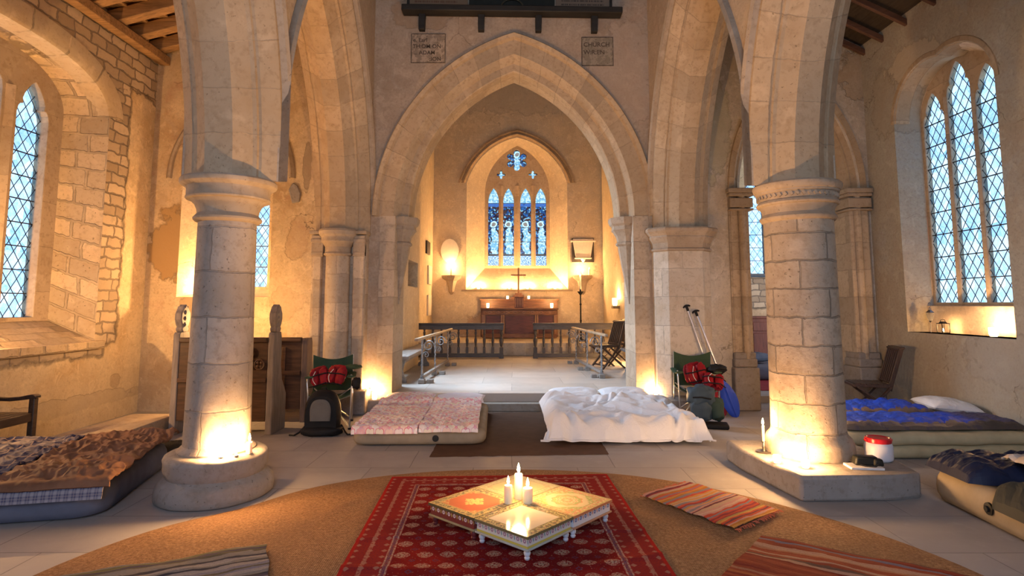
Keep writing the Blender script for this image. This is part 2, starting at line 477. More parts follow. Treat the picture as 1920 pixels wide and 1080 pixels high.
def flag_mat(name, a=(.345, .315, .30), w=.95, h=.62, dark=.6):
    n = NT(name); p = n.pos()
    w_ = n.vmix(p, n.noise(p, 1.3, 2, col=True), .03)
    br = n.nd('ShaderNodeTexBrick', {'Vector': w_, 'Scale': 1., 'Mortar Size': .005, 'Mortar Smooth': .3, 'Brick Width': w, 'Row Height': h, 'Color1': tuple(x * .88 for x in a), 'Color2': tuple(x * 1.08 for x in a), 'Mortar': tuple(x * dark for x in a)}, offset=.37)
    c = br.outputs['Color']
    c = n.mix(n.math('MULTIPLY', n.step(n.noise(p, 1.1, 6, .6, .5), .45, .7), .4), c, tuple(x * .72 for x in a))
    c = n.mix(n.math('MULTIPLY', n.step(n.noise(p, 7, 6, .6), .55, .7), .25), c, tuple(min(1, x * 1.25) for x in a))
    n.col(c).set(Roughness=n.ramp(n.noise(p, 3, 4), [(.3, .5), (.7, .75)]))
    n.bump(n.math('MULTIPLY_ADD', br.outputs['Fac'], -1., n.noise(p, 25, 5)), .25, .006)
    MAT[name] = n.m; return n.m
FLAG = flag_mat('nave flagstones')
FLAGC = flag_mat('chancel flagstones', (.50, .46, .42), 1.3, .8)

def glass_mat(name, lo, hi, sc=9, seed=0):
    n = NT(name); u = n.obj()
    t = n.nd('ShaderNodeBsdfTransparent'); g = n.nd('ShaderNodeBsdfGlossy', {'Roughness': .08, 'Color': (.8, .9, 1)})
    v = n.nd('ShaderNodeTexVoronoi', {'Vector': n.mp(u, (1, 1, .75)), 'Scale': sc})
    w = n.noise(n.mp(u, (5, 5, .6)), 2.0, 4, .6, 1.5)
    f = n.math('MULTIPLY_ADD', n.sep(v.outputs['Color'])[0], .45, n.math('MULTIPLY', w, .6))
    n.put(t.inputs[0], n.ramp(f, [(.2, lo), (.5, tuple((a + b) / 2 for a, b in zip(lo, hi))), (.8, hi)]))
    mx = n.nd('ShaderNodeMixShader', {0: .04, 1: t.outputs[0], 2: g.outputs[0]})
    n.t.links.new(mx.outputs[0], n.out.inputs[0]); MAT[name] = n.m; return n.m
GLASS = glass_mat('old leaded glass', (.24, .48, .74), (.82, .95, 1.0))
LEAD = plain('lead came', (.045, .05, .06), .6, .3)
IRON = plain('black iron', (.02, .02, .022), .55, .4)

def stained(name):
    """painted glass: each light has UVs in metres, origin at its foot centre"""
    n = NT(name); uv = n.uv(); o = n.obj()
    U, V = n.sep(uv)[:2]
    oi = n.nd('ShaderNodeObjectInfo').outputs['Random']
    vd = n.vmix(n.comb(U, V, n.math('MULTIPLY', oi, 40)), n.noise(uv, 11, 3, col=True), .06)
    vo = n.nd('ShaderNodeTexVoronoi', {'Vector': vd, 'Scale': 21.})
    ed = n.nd('ShaderNodeTexVoronoi', {'Vector': vd, 'Scale': 21.}, feature='DISTANCE_TO_EDGE')
    k = n.sep(vo.outputs['Color'])[0]
    dark = n.ramp(k, [(0, (.02, .015, .03)), (.25, (.10, .03, .015)), (.4, (.02, .07, .18)), (.55, (.03, .03, .04)), (.7, (.22, .40, .46)), (.85, (.03, .12, .30)), (1, (.42, .56, .58))], 'CONSTANT')
    pale = n.ramp(k, [(0, (.28, .50, .56)), (.35, (.55, .70, .70)), (.6, (.20, .42, .52)), (.8, (.62, .72, .70)), (1, (.07, .18, .28))], 'CONSTANT')
    # pale standing robe and halo
    wob = n.noise(n.comb(n.math('MULTIPLY', oi, 9), V, 0), 4, 2)
    ux = n.math('SUBTRACT', U, n.math('MULTIPLY', n.math('SUBTRACT', wob, .5), .25))
    def disc(cx, cy, r, sx=1., sy=1.):
        a = n.math('MULTIPLY', n.math('SUBTRACT', ux, cx), 1 / sx); b = n.math('MULTIPLY', n.math('SUBTRACT', V, cy), 1 / sy)
        d = n.math('SQRT', n.math('ADD', n.math('MULTIPLY', a, a), n.math('MULTIPLY', b, b)))
        return d
    body = n.step(disc(.02, .72, 1, .12, .52), 1.05, .95)
    c = n.mix(body, dark, pale)
    halo = disc(.0, 1.30, 1, .11, .11)
    c = n.mix(n.step(halo, 1.02, .95), c, (.62, .85, .85)); c = n.mix(n.step(halo, .62, .55), c, (.30, .22, .16))
    top = n.step(V, 1.95, 1.98); c = n.mix(top, c, pale)
    band = n.math('MULTIPLY', n.step(V, 1.86, 1.87), n.step(V, 1.97, 1.96)); c = n.mix(band, c, (.06, .14, .36))
    bot = n.step(V, .34, .32); c = n.mix(bot, c, n.mix(n.step(n.noise(uv, 30, 2), .45, .55), (.10, .2, .38), (.7, .85, .9)))
    bl = n.math('MULTIPLY', n.step(V, .30, .31), n.step(V, .37, .36)); c = n.mix(bl, c, (.08, .06, .05))
    ln = n.step(ed.outputs['Distance'], .035, .01); c = n.mix(ln, c, (.01, .01, .012))
    t = n.nd('ShaderNodeBsdfTransparent', {0: c}); g = n.nd('ShaderNodeBsdfGlossy', {'Roughness': .15})
    mx = n.nd('ShaderNodeMixShader', {0: .03, 1: t.outputs[0], 2: g.outputs[0]})
    n.t.links.new(mx.outputs[0], n.out.inputs[0]); MAT[name] = n.m; return n.m
STAINED = stained('stained glass')
# ------------------------------------------------------------------ camera, world
cam = bpy.data.cameras.new('camera'); co = bpy.data.objects.new('camera', cam); COL.objects.link(co)
cam.sensor_width = 36; cam.lens = 1100 / 1920 * 36; cam.shift_y = -(540 - 460) / 1920; cam.clip_start = .05
co.location = (0, 0, 1.5); co.rotation_euler = (R(90) + math.atan(.1), 0, 0)
SC.camera = co
vs_ = SC.view_settings; vs_.view_transform = 'Standard'; vs_.look = 'None'; vs_.gamma = 1; vs_.use_curve_mapping = False
vs_.exposure = EXPOSURE
SC.cycles.max_bounces = 6; SC.cycles.diffuse_bounces = 3; SC.cycles.glossy_bounces = 2; SC.cycles.transmission_bounces = 4; SC.cycles.transparent_max_bounces = 6
SC.cycles.adaptive_threshold = .035; SC.cycles.caustics_reflective = False; SC.cycles.caustics_refractive = False
wd = bpy.data.worlds.new('dusk'); SC.world = wd; wd.use_nodes = True
wt = wd.node_tree; bg = wt.nodes['Background']
tc = wt.nodes.new('ShaderNodeTexCoord'); sx = wt.nodes.new('ShaderNodeSeparateXYZ'); wt.links.new(tc.outputs['Generated'], sx.inputs[0])
wr = wt.nodes.new('ShaderNodeValToRGB'); wt.links.new(sx.outputs[2], wr.inputs[0])
e = wr.color_ramp.elements; e[0].position = 0.; e[0].color = (*SKY_LOW, 1); e[1].position = .55; e[1].color = (*SKY_HIGH, 1)
wt.links.new(wr.outputs[0], bg.inputs[0]); bg.inputs[1].default_value = SKY

# ------------------------------------------------------------------ walls
NAVE_Y = 8.5
BR = (.36, .22, .11); GR = (.40, .36, .31); DK = (.30, .20, .12); RED = (.40, .16, .10); LT = (.66, .58, .46)
P_NAVE = plaster('nave plaster', (.44, .34, .25), [(-1.35, 8.5, 5.9, .5, None, .25, BR, .4), (1.7, 8.5, 4.9, .5, None, .9, (.44, .34, .26), .5)], .3, (.36, .26, .18), damp=False, pink=.2)
P_LEFT = plaster('left aisle plaster', (.66, .52, .33), [(-5.25, 7.9, .5, None, .10, .10, DK, .5), (-5.25, 7.2, .3, None, 1.4, .1, (.42, .33, .23), .5)],
                 .15, (.48, .32, .16), rubble=[((None, 3.0, 4.45), (None, 9.0, 6), .35), ((None, 7.3, 1.0), (None, 7.85, 4.9), .22), ((None, 3.5, .86), (None, 7.6, 1.06), .2)], seed=3)
P_LEAST = plaster('left aisle east plaster', (.62, .48, .30), [(-4.9, 8.4, 2.35, .34, None, .52, (.42, .27, .12), .95), (-4.55, 8.4, 1.6, .16, None, .3, (.48, .33, .17), .7), (-3.1, 8.4, 2.45, .16, None, .32, (.44, .30, .18), .5), (-2.98, 8.4, 3.5, .06, None, .4, (.30, .22, .14), .7), (-3.2, 8.4, 1.5, .25, None, .22, (.46, .32, .2), .4), (-4.5, 8.4, .55, .3, None, .22, BR, .6)],
                  .2, (.44, .29, .15), seed=11, pink=.35)
P_RIGHT = plaster('right aisle plaster', (.40, .36, .285), [(5.3, 6.4, .9, None, .5, .3, (.36, .32, .27), .5), (5.3, 8.1, 4.3, None, .3, .5, (.36, .3, .22), .5), (5.3, 7.5, 4.7, None, .5, .25, (.55, .46, .33), .6), (5.3, 5.8, 1.1, None, .3, .3, (.64, .56, .45), .6)],
                   .8, (.40, .32, .23), seed=5, greycol=(.40, .38, .34))
P_REAST = plaster('right aisle east plaster', (.58, .51, .42), [(2.95, 8.58, 4.2, .35, None, .8, (.40, .36, .24), .6), (5.25, 8.58, 5.0, .3, None, .4, (.40, .28, .16), .6)], .4, (.44, .35, .24), seed=17)
P_CHAN = plaster('chancel plaster', (.66, .55, .40), [(.2, 17.5, 7.9, 2.6, None, .6, (.48, .40, .30), .5), (-1.0, 17.5, .8, .6, None, .4, (.52, .36, .22), .6)], .25, (.58, .46, .31), seed=23, damp=False)
P_CHAP = plaster('chapel plaster', (.60, .45, .28), [], .1, (.48, .32, .18), rubble=[((3, None, 1.4), (9, None, 2.1), .1)], seed=29, damp=False)
P_ARC = plaster('arcade plaster', (.48, .38, .28), [], .3, (.44, .33, .23), seed=31, damp=False, pink=.15)
P_REV = plaster('window reveal plaster', (.66, .56, .44), [(5.45, 7.9, 2.3, None, None, .45, (.55, .34, .28), .7), (5.45, 7.9, 3.6, None, None, .35, (.60, .52, .42), .5)], .3, (.55, .42, .30), seed=37, damp=False, pink=.5)

YF = frame((0, 0, 0), (1, 0, 0), (0, 0, 1), (0, -1, 0))
def yplane(y): return frame((0, y, 0), (1, 0, 0), (0, 0, 1), (0, -1, 0))
def xpos(x): return frame((x, 0, 0), (0, 1, 0), (0, 0, 1), (1, 0, 0))      # faces +X, u = Y
def xneg(x): return frame((x, 0, 0), (0, -1, 0), (0, 0, 1), (-1, 0, 0))    # faces -X, u = -Y
def rect(x0, y0, x1, y1): return [(x0, y0), (x1, y0), (x1, y1), (x0, y1)]

# floors and steps
struct(MB().box((.2, 3.2, -.1), (13, 12.4, .2)).build('floor', FLAG, sharp=None))
struct(MB().box((.1, 13.3, .115), (5.6, 9.46, .23)).build('floor_chancel', FLAGC, sharp=None, bevel=.01))
struct(MB().box((.03, 8.62, .055), (3.5, .44, .11)).build('chancel_step', STEP, bevel=.012))
struct(MB().box((.16, 16.1, .39), (5.2, 3.0, .32)).build('altar_platform', S_LIME, bevel=.02))

# chancel arch wall, with the opening cut through it
CX0 = .03; AW, AH, AZ = 1.60, 2.29, 2.78
op = arch_pts(AW, AH, 18, .34, CX0, AZ)
hole = [(CX0 + 1.745, 0), (CX0 + 1.745, AZ)] + op + [(CX0 - 1.745, AZ), (CX0 - 1.745, 0)]
outer = [(-2.42, 0)] + hole[::-1] + [(2.42, 0), (2.42, 7.6), (-2.42, 7.6)]
struct(MB().plate(outer, [], .75, yplane(NAVE_Y)).build('wall_chancel_arch', P_NAVE, sharp=None))
m = MB()
arch_sweep(m, AW, AH, [(.47, -.005), (.47, -.06), (.45, -.085), (.40, -.06), (.385, -.03), (.375, -.004), (.165, -.004), (.15, .01), (.095, .14), (.08, .155), (-.02, .155), (-.035, .17), (-.035, .62), (.1, .75), (.36, .752)], 26, CX0, AZ, M=yplane(NAVE_Y))
struct(m.build('chancel_arch', S_WARM, sharp=25))
# quoined jamb blocks below the arch
m = MB()
for sx_ in (-1, 1):
    m.box((CX0 + sx_ * 1.85, NAVE_Y - .006, 1.39), (.22, .012, 2.78))
    m.box((CX0 + sx_ * 1.742, NAVE_Y + .37, 1.39), (.012, .77, 2.78))
struct(m.build('chancel_arch_jambs', S_COOL, sharp=None))
for sx_, nm in ((-1, 'left'), (1, 'right')):
    o = MB().lathe([(.012, 1.5), (.05, 1.75), (.10, 2.0), (.155, 2.3), (.16, 2.36), (.195, 2.385), (.195, 2.41), (.17, 2.43), (.185, 2.5), (.235, 2.58), (.26, 2.6), (.25, 2.63), (.25, 2.66), (.285, 2.69), (.305, 2.74), (.305, 2.785)], 8, Matrix.Translation((CX0 + sx_ * 1.73, NAVE_Y + .33, 0)), a0=PI / 8).build('arch_corbel', S_MOULD, sharp=25)
    struct(o)

# arcades -------------------------------------------------------------
def arcade(side, a, b, name):
    a = Vector((*a, 0)); b = Vector((*b, 0)); L = (b - a).length; u = (b - a).normalized(); w = u.cross(Vector((0, 0, 1)))
    F0 = frame(a, u, Vector((0, 0, 1)), w)
    zs = 2.52 if side < 0 else 2.585
    we = (L - .22 - .30) / 2; ce = .22 + we; h = 2.78
    ww = 1.62; cw = -.22 - ww
    H = .40; g = .27
    pe = arch_pts(we, h, 18, g, ce, zs)[::-1]; pw = arch_pts(ww, h, 18, g, cw, zs)[::-1]
    # keep the two arches' outer orders from crossing above the column
    pe = [(max(x, .0005) if x < ce else min(x, L - .01), z) for x, z in pe]; pw = [(min(x, -.0005), z) if x > cw else (x, z) for x, z in pw]
    out = pw + pe + [(L + .02, zs), (L + .02, 7.4), (cw - ww - g - .1, 7.4), (cw - ww - g - .1, zs)]
    Fp = frame(a + w * H, u, Vector((0, 0, 1)), w)
    wall = MB().plate(out, [], 2 * H, Fp).build('wall_arcade_' + name, P_ARC, sharp=None)
    struct(wall)
    pr = [(.30, -H - .004), (.262, -H - .004), (.235, -.385), (.15, -.285), (.15, -.262), (.125, -.255), (.115, -.225), (.0, -.11)]
    pr = pr + [(r, -d) for r, d in pr[::-1]]
    for wd_, c_ in ((we, ce), (ww, cw)):
        m = MB(); arch_sweep(m, wd_, h, pr, 26, c_, zs, M=F0, clampx=(0, 99) if c_ > 0 else (-99, 0))
        struct(m.build('arcade_arch', S_WARM, sharp=22))
        s = -1 if side < 0 else 1          # nave face
        hd = [(.30, s * H), (.31, s * (H + .055)), (.345, s * (H + .075)), (.375, s * (H + .05)), (.385, s * H)]
        m = MB(); arch_sweep(m, wd_, h, hd, 40, c_, zs, M=F0, clampx=(0, 99) if c_ > 0 else (-99, 0))
        struct(m.build('hood_mould', S_MOULD, sharp=25))
    return F0, L
FL, LL = arcade(-1, (-2.36, 4.83), (-2.47, 8.5), 'left')
FR, LR_ = arcade(1, (2.615, 5.35), (2.45, 8.5), 'right')

def wobble(k, sd): return lambda a, z: k * noise.noise((math.cos(a) * 1.6 + sd, math.sin(a) * 1.6, z * 3)) 
# left column
cl = thing('column', 'slender round stone column with candles on its round base, left of the nave', None, (-2.36, 4.83, 0)); cl['kind'] = 'structure'
MB().lathe([(.41, 0), (.436, .02), (.440, .07), (.432, .115), (.405, .15), (.378, .165), (.368, .178), (.378, .20), (.386, .23), (.384, .285), (.388, .305), (.376, .328), (.35, .342), (.30, .346), (0, .346)], 64, wob=wobble(.055, 3)).build('base', S_BASE, cl, sharp=50)
MB().lathe([(.285, .335), (.29, .36), (.265, .385), (.248, .40), (.240, .9), (.228, 1.6), (.222, 2.19)], 48, wob=wobble(.008, 5)).build('shaft', S_COL, cl, sharp=40)
MB().lathe([(.22, 2.16), (.245, 2.17), (.26, 2.185), (.262, 2.20), (.245, 2.22), (.232, 2.235), (.238, 2.27), (.255, 2.31), (.29, 2.345), (.318, 2.35), (.325, 2.362), (.318, 2.38), (.318, 2.43), (.325, 2.445), (.352, 2.462), (.366, 2.472), (.372, 2.485), (.372, 2.505), (.36, 2.52), (0, 2.522)], 56, wob=wobble(.006, 8)).build('capital', S_MOULD, cl, sharp=28)
# right column
cr = thing('column', 'stout round stone column with a notched capital on a square block, right of the nave', None, (2.63, 5.35, 0)); cr['kind'] = 'structure'
m = MB()
pl = [(-.56, .12), (-.43, -.72), (.25, -.70), (.56, -.62), (.62, -.3), (.6, .5), (-.56, .5)]
m.plate(pl, [], .19, Matrix.Translation((0, 0, .19)))
o = m.build('base_block', S_BASE, cr, sharp=40, bevel=.025)
MB().lathe([(.36, .18), (.365, .22), (.36, .30), (.345, .34), (.315, .37), (.305, .40), (.302, .9), (.297, 1.5), (.293, 2.27)], 48, wob=wobble(.012, 15)).build('shaft', S_COL2, cr, sharp=40)
MB().lathe([(.292, 2.24), (.31, 2.25), (.322, 2.265), (.325, 2.28), (.31, 2.30), (.30, 2.315), (.305, 2.35), (.325, 2.385), (.342, 2.39), (.35, 2.405), (.34, 2.425), (.325, 2.435), (.33, 2.445), (.335, 2.49), (.35, 2.50), (.352, 2.515), (.362, 2.52), (.372, 2.54), (.378, 2.56), (.378, 2.575), (.365, 2.59), (0, 2.592)], 56, wob=wobble(.006, 18)).build('capital', S_MOULD, cr, sharp=28)
m = MB()
for k in range(44):
    a = 2 * PI * k / 44
    m.box((.337 * math.cos(a), .337 * math.sin(a), 2.467), (.018, .022, .03), M=Matrix.Rotation(a, 4, 'Z') @ Matrix.Rotation(.5, 4, 'X'))
m.build('notched_band', S_MOULD, cr)

# responds (half piers) against the chancel arch wall
rl = thing('respond_pier', 'clustered half pier with a round capital, left of the chancel arch', None, (-2.47, 8.44, 0)); rl['kind'] = 'structure'
m = MB()
m.lathe([(.19, .32), (.175, .36), (.17, 2.2)], 12, Matrix.Translation((.0, -.12, 0)))
for x in (-.29, .30): m.box((x, -.02, 1.3), (.17 if x > 0 else .13, .26, 2.1))
m.box((0, .02, 1.27), (.78, .24, 2.48))
m.build('shaft', S_COOL, rl, sharp=30, bevel=.02)
m = MB(); capp = [(.17, 2.17), (.20, 2.19), (.205, 2.205), (.185, 2.225), (.185, 2.3), (.225, 2.36), (.245, 2.375), (.24, 2.40), (.24, 2.44), (.27, 2.47), (.28, 2.52), (.265, 2.555), (.0, 2.557)]
m.lathe(capp, 16, Matrix.Translation((0, -.12, 0)))
for x in (-.29, .30):
    for dz, ex in ((2.19, .02), (2.375, .035), (2.49, .07)): m.box((x, -.03, dz + .02), (.15 + ex, .27 + ex, .05))
    m.box((x, -.03, 2.32), (.17, .28, .3))
m.build('capital', S_MOULD, rl, sharp=25, bevel=.008)
m = MB(); m.box((.05, -.1, .16), (.84, .42, .32)); m.lathe([(.27, .28), (.26, .34), (.2, .4)], 12, Matrix.Translation((0, -.12, 0)))
m.build('base', S_BASE, rl, bevel=.025)
rr = thing('respond_pier', 'broad plastered half pier with a wide moulded capital, right of the chancel arch', None, (2.43, 8.45, 0)); rr['kind'] = 'structure'
def offpoly(p, k): return [(x * (1 + k / .36), y - (k if y < -.05 else 0)) for x, y in p]
pp = [(-.40, .1), (-.40, -.08), (-.24, -.26), (.24, -.26), (.40, -.08), (.40, .1)]
def stack(mb, poly, lv):
    n = len(poly); vs = []; fs = []
    for k, z in lv: vs += [(x, y, z) for x, y in offpoly(poly, k)]
    for i in range(len(lv) - 1):
        for j in range(n): fs.append((i * n + j, i * n + (j + 1) % n, (i + 1) * n + (j + 1) % n, (i + 1) * n + j))
    fs += [tuple(range(n - 1, -1, -1)), tuple((len(lv) - 1) * n + j for j in range(n))]
    uv = []
    per = [0]
    for j in range(n): a_, b_ = poly[j], poly[(j + 1) % n]; per.append(per[-1] + math.hypot(b_[0] - a_[0], b_[1] - a_[1]))
    for i in range(len(lv) - 1):
        for j in range(n): uv.append([(per[j], lv[i][1]), (per[j + 1], lv[i][1]), (per[j + 1], lv[i + 1][1]), (per[j], lv[i + 1][1])])
    uv += [[(0, 0)] * n] * 2
    return mb.add(vs, fs, uv)
stack(MB(), pp, [(.0, .12), (0, 2.28)]).build('shaft', S_LIME, rr, sharp=25, bevel=.012)
stack(MB(), pp, [(0, 2.24), (.02, 2.25), (.022, 2.275), (.004, 2.29), (.01, 2.36), (.04, 2.42), (.045, 2.44), (.04, 2.46), (.06, 2.49), (.085, 2.52), (.09, 2.555), (.08, 2.575)]).build('capital', S_MOULD, rr, sharp=25)
stack(MB(), pp, [(.06, 0), (.06, .18), (.03, .22), (.0, .26)]).build('base', S_BASE, rr, bevel=.015)

# left aisle --------------------------------------------------------------
LX = -5.25
lwin_o = arch_pts(1.63, .46, 10, 0, 5.82, 3.98, 1.04)   # reveal outline in (Y, Z)
def fourc(cx, w, zs, h, n=12, legs=None):
    p = [(cx + w * math.cos(PI * i / (2 * n)) ** .75, zs + h * math.sin(PI * i / (2 * n)) ** .95) for i in range(n + 1)]
    q = [(2 * cx - x, z) for x, z in p[::-1]][1:]
    r_ = p + q
    return ([(cx + w, legs)] if legs is not None else []) + r_ + ([(cx - w, legs)] if legs is not None else [])
lwin_o = fourc(5.82, 1.64, 3.92, .58, legs=1.04)
struct(MB().plate(rect(.2, 0, 8.4, 5.3), [lwin_o], .5, xpos(LX)).build('wall_left', P_LEFT, sharp=None))
# splayed reveal of dressed stone
lwin_i = fourc(5.86, 1.46, 3.9, .62, legs=1.30)
def embrasure(o_, i_, d0, d1, M, mat, name, sill=True):
    m = MB(); acc = [0]
    for k in range(1, len(o_)): acc.append(acc[-1] + math.hypot(o_[k][0] - o_[k - 1][0], o_[k][1] - o_[k - 1][1]))
    N = 6
    rows = [[(lerp(a[0], b[0], t / N), lerp(a[1], b[1], t / N), -lerp(d0, d1, t / N)) for t in range(N + 1)] for a, b in zip(o_, i_)]
    m.strip(rows, False, lambda i, j: (j / N * (d1 - d0), acc[i]), M)
    if sill:
        a, b = rows[0], rows[-1]
        m.strip([b, a], False, lambda i, j: (i * 2., j / N), M)
    return struct(m.build(name, mat, sharp=30))
embrasure(lwin_o, lwin_i, .0, .50, xpos(LX), S_QUOIN, 'window_reveal_left')
# exposed arch stones and sill slab
def outline_sweep(pts, prof, M, mat, name):
    """profile (r,d) swept along an outline, r outward"""
    m = MB(); n = len(pts); acc = [0]; nor = []
    for i in range(n):
        a = Vector(pts[max(0, i - 1)]); b = Vector(pts[min(n - 1, i + 1)]); t = (b - a).normalized(); nor.append(Vector((t.y, -t.x)))
        if i: acc.append(acc[-1] + (Vector(pts[i]) - Vector(pts[i - 1])).length)
    rows = [[(pts[i][0] + nor[i].x * r, pts[i][1] + nor[i].y * r, -d) for r, d in prof] for i in range(n)]
    pl_ = [0]
    for k in range(1, len(prof)): pl_.append(pl_[-1] + math.hypot(prof[k][0] - prof[k - 1][0], prof[k][1] - prof[k - 1][1]))
    m.strip(rows, False, lambda i, j: (acc[i], pl_[j]), M)
    return struct(m.build(name, mat, sharp=30))
S_VOUS = stone('big voussoirs', (.62, .51, .36), bw=.52, bh=.9, mortar=.016, dark=.35, off=0., vary=.2)
outline_sweep(fourc(5.82, 1.64, 3.92, .58, 14), [(.24, .0), (.225, -.02), (.01, -.022), (-.03, .0), (-.045, .22), (.0, .24)], xpos(LX), S_VOUS, 'window_arch_left')
struct(MB().box((LX + .02, 5.8, .99), (.12, 3.5, .10)).build('trim_1', S_QUOIN, bevel=.012), 'stone sill slab of the left aisle window')

def make_window(name, lights, outline, M, thick, glass_d, mats, pitch, slope, bars, extra=(), nose=()):
    """stone tracery plate with lights (cx, sill z, polygon) plus glass and lead in each"""
    w = thing(name, None, None); w['kind'] = 'structure'; del_ = None
    holes = [[(cx + x, z0 + y) for x, y in poly] for cx, z0, poly in lights] + [h for h in extra]
    MB().plate(outline, holes, thick, M).build('stone_tracery', mats[0], w, sharp=None, bevel=.014)
    for (x, z0, z1, ww_) in nose:
        mm = MB()
        vs = [(x - ww_, z0, 0), (x, z0, ww_ * .8), (x + ww_, z0, 0), (x - ww_, z1, 0), (x, z1, ww_ * .8), (x + ww_, z1, 0)]
        L_ = z1 - z0
        mm.add(vs, [(0, 1, 4, 3), (1, 2, 5, 4), (3, 4, 5), (2, 1, 0)], [[(0, 0), (.1, 0), (.1, L_), (0, L_)]] * 2 + [[(0, 0)] * 3] * 2, M)
        mm.build('mullion_nosing', mats[0], w, sharp=None)
    for cx, z0, poly in lights:
        Mg = M @ Matrix.Translation((cx, z0, -glass_d))
        g = MB(); g.add([(x, y, 0) for x, y in poly], [tuple(range(len(poly)))], [[(x, y) for x, y in poly]], None)
        go = g.build('leaded_glass', mats[1], w, sharp=None); go.matrix_local = Mg
        if pitch:
            lm = MB(); lattice(lm, poly, pitch, slope, .0062, Matrix.Identity(4), bars)
            lo = lm.build('lead_lattice', LEAD, go, sharp=None); lo.location = (0, 0, .008)
    for hpoly in extra:
        g = MB(); cx = sum(p[0] for p in hpoly) / len(hpoly); cz = sum(p[1] for p in hpoly) / len(hpoly)
        g.add([(x - cx, y - cz, 0) for x, y in hpoly], [tuple(range(len(hpoly)))], [[(x - cx, y - cz + 1.1) for x, y in hpoly]])
        go = g.build('tracery_glass', mats[1], w, sharp=None); go.matrix_local = M @ Matrix.Translation((cx, cz, -glass_d))
    return w
LS = light_shape(.235, 2.35, .52)
lts = [(5.84 + k * .68, 1.345, light_shape(.235, 2.30 + (.18 if abs(k) < 1 else 0), .52)) for k in (-1.5, -.5, .5, 1.5)]
lts = [(cx, z, light_shape(.235, 2.30 + (.22 if abs(cx - 5.84) < .5 else 0), .52)) for cx, z, _ in lts]
make_window('window_1', lts, fourc(5.86, 1.5, 3.9, .66, legs=1.2), xpos(LX - .5), .15, .11, (S_FRAME, GLASS), .15, 1.45, [.28, .56, .84, 1.12, 1.40, 1.68, 1.96, 2.24],
            nose=[(5.84 + k * .68, 1.3, 4.0, .07) for k in (-1, 0, 1)])
# east wall of the left aisle with its own window
lo = arch_pts(.66, 1.1, 10, 0, -4.13, 3.05, 1.60)
struct(MB().plate(rect(-5.8, 0, -2.3, 6.4), [lo], .45, yplane(8.4)).build('wall_left_aisle_east', P_LEAST, sharp=None))
embrasure(lo, arch_pts(.40, .75, 10, 0, -4.05, 2.95, 1.72), 0, .5, yplane(8.4), plaster('splay plaster', (.70, .58, .40), [], .1, (.6, .45, .26), damp=False), 'window_reveal_left_east')
make_window('window_2', [(-4.05, 1.76, lancet_shape(.33, 1.2, .6))], arch_pts(.5, .9, 10, 0, -4.05, 2.95, 1.6), yplane(8.9), .12, .06, (S_FRAME, GLASS), .105, 1.45, [.3, .62, .94])
m = MB(); arch_sweep(m, .86, 1.22, [(.0, 0), (.0, -.05), (.03, -.06), (.07, -.03), (.08, 0)], 14, -4.09, 3.32, M=yplane(8.4))
struct(m.build('hood_mould', S_MOULD, sharp=25))
struct(MB().plate([(0, 0), (.10, .02), (.12, .14), (.07, .26), (0, .3), (-.06, .2)], [], .04, frame((-3.18, 8.37, 2.95), (1, 0, 0), (0, 0, 1), (0, -1, 0))).build('hood_stop', S_BASE, bevel=.012))
# left aisle roof
WB = wood('roof boards', (.34, .20, .09), .8, 1, 'Y', .4); WR = wood('roof rafters', (.30, .175, .08), .75, 1, 'X', .4)
sl = .28
struct(MB().strip([[(-5.8, y, 5.16 - .55 * sl) for y in (-2.8, 9)], [(-2.5, y, 5.16 + 2.75 * sl) for y in (0, 9)]], M=Matrix.Translation((0, 0, .18))).build('ceiling_left_aisle', WB, sharp=None, solid=.05))
for y in (8.22, 7.78, 7.34, 6.88, 6.44, 6.0, 5.5):
    struct(MB().bar((-5.4, y, 5.20 - .15 * sl), (-2.6, y, 5.20 + 2.65 * sl), .15, .17).build('roof_rafter', WR, bevel=.012))
struct(MB().bar((-5.14, .3, 5.05), (-5.14, 8.4, 5.08), .14, .13).build('wall_plate_beam', WR, bevel=.012))
for k in range(9):   # laths and broken boards lying over the rafters
    x = -5.1 + .27 * k
    struct(MB().bar((x, 5.2, 5.31 + (x + 5.25) * sl), (x, 8.3, 5.31 + (x + 5.25) * sl), .21, .02).build('roof_board', WB))

# right aisle ------------------------------------------------------------
RX = 5.3
rwin_o = [(-y, z) for y, z in arch_pts(.85, .62, 10, 0, 7.08, 3.98, 1.13)][::-1]
struct(MB().plate(rect(-8.7, 0, -.2, 5.5), [rwin_o], .36, xneg(RX)).build('wall_right', P_RIGHT, sharp=None))
rwin_i = [(-y, z) for y, z in arch_pts(.72, .66, 10, 0, 7.22, 3.98, 1.13)][::-1]
embrasure(rwin_o, rwin_i, 0, .38, xneg(RX), P_REV, 'window_reveal_right')
rl_ = [(-7.70, 1.52, light_shape(.195, 2.36, .46)), (-7.245, 1.52, light_shape(.195, 2.62, .46)), (-6.79, 1.52, light_shape(.195, 2.40, .46))]
make_window('window_3', rl_, [(-y, z) for y, z in arch_pts(.76, .72, 10, 0, 7.24, 4.0, 1.0)][::-1], xneg(RX + .38), .075, .03, (S_FRAME, GLASS), .135, 1.5, [.3, .6, .9, 1.2, 1.5, 1.8, 2.1, 2.4],
            nose=[(-7.4725, 1.5, 4.2, .03), (-7.0175, 1.5, 4.2, .03)])
m = MB(); 
struct(MB().box((RX + .35, 7.2, 1.3), (.14, 1.5, .36)).build('window_sill_block', P_REV, bevel=.01))
outline_sweep([(-y, z) for y, z in arch_pts(.85, .62, 12, 0, 7.08, 3.98)][::-1], [(.07, 0), (.06, -.008), (.01, -.006), (-.012, .02), (-.012, .2), (0, .22)], xneg(RX), S_WARM, 'window_arch_right')
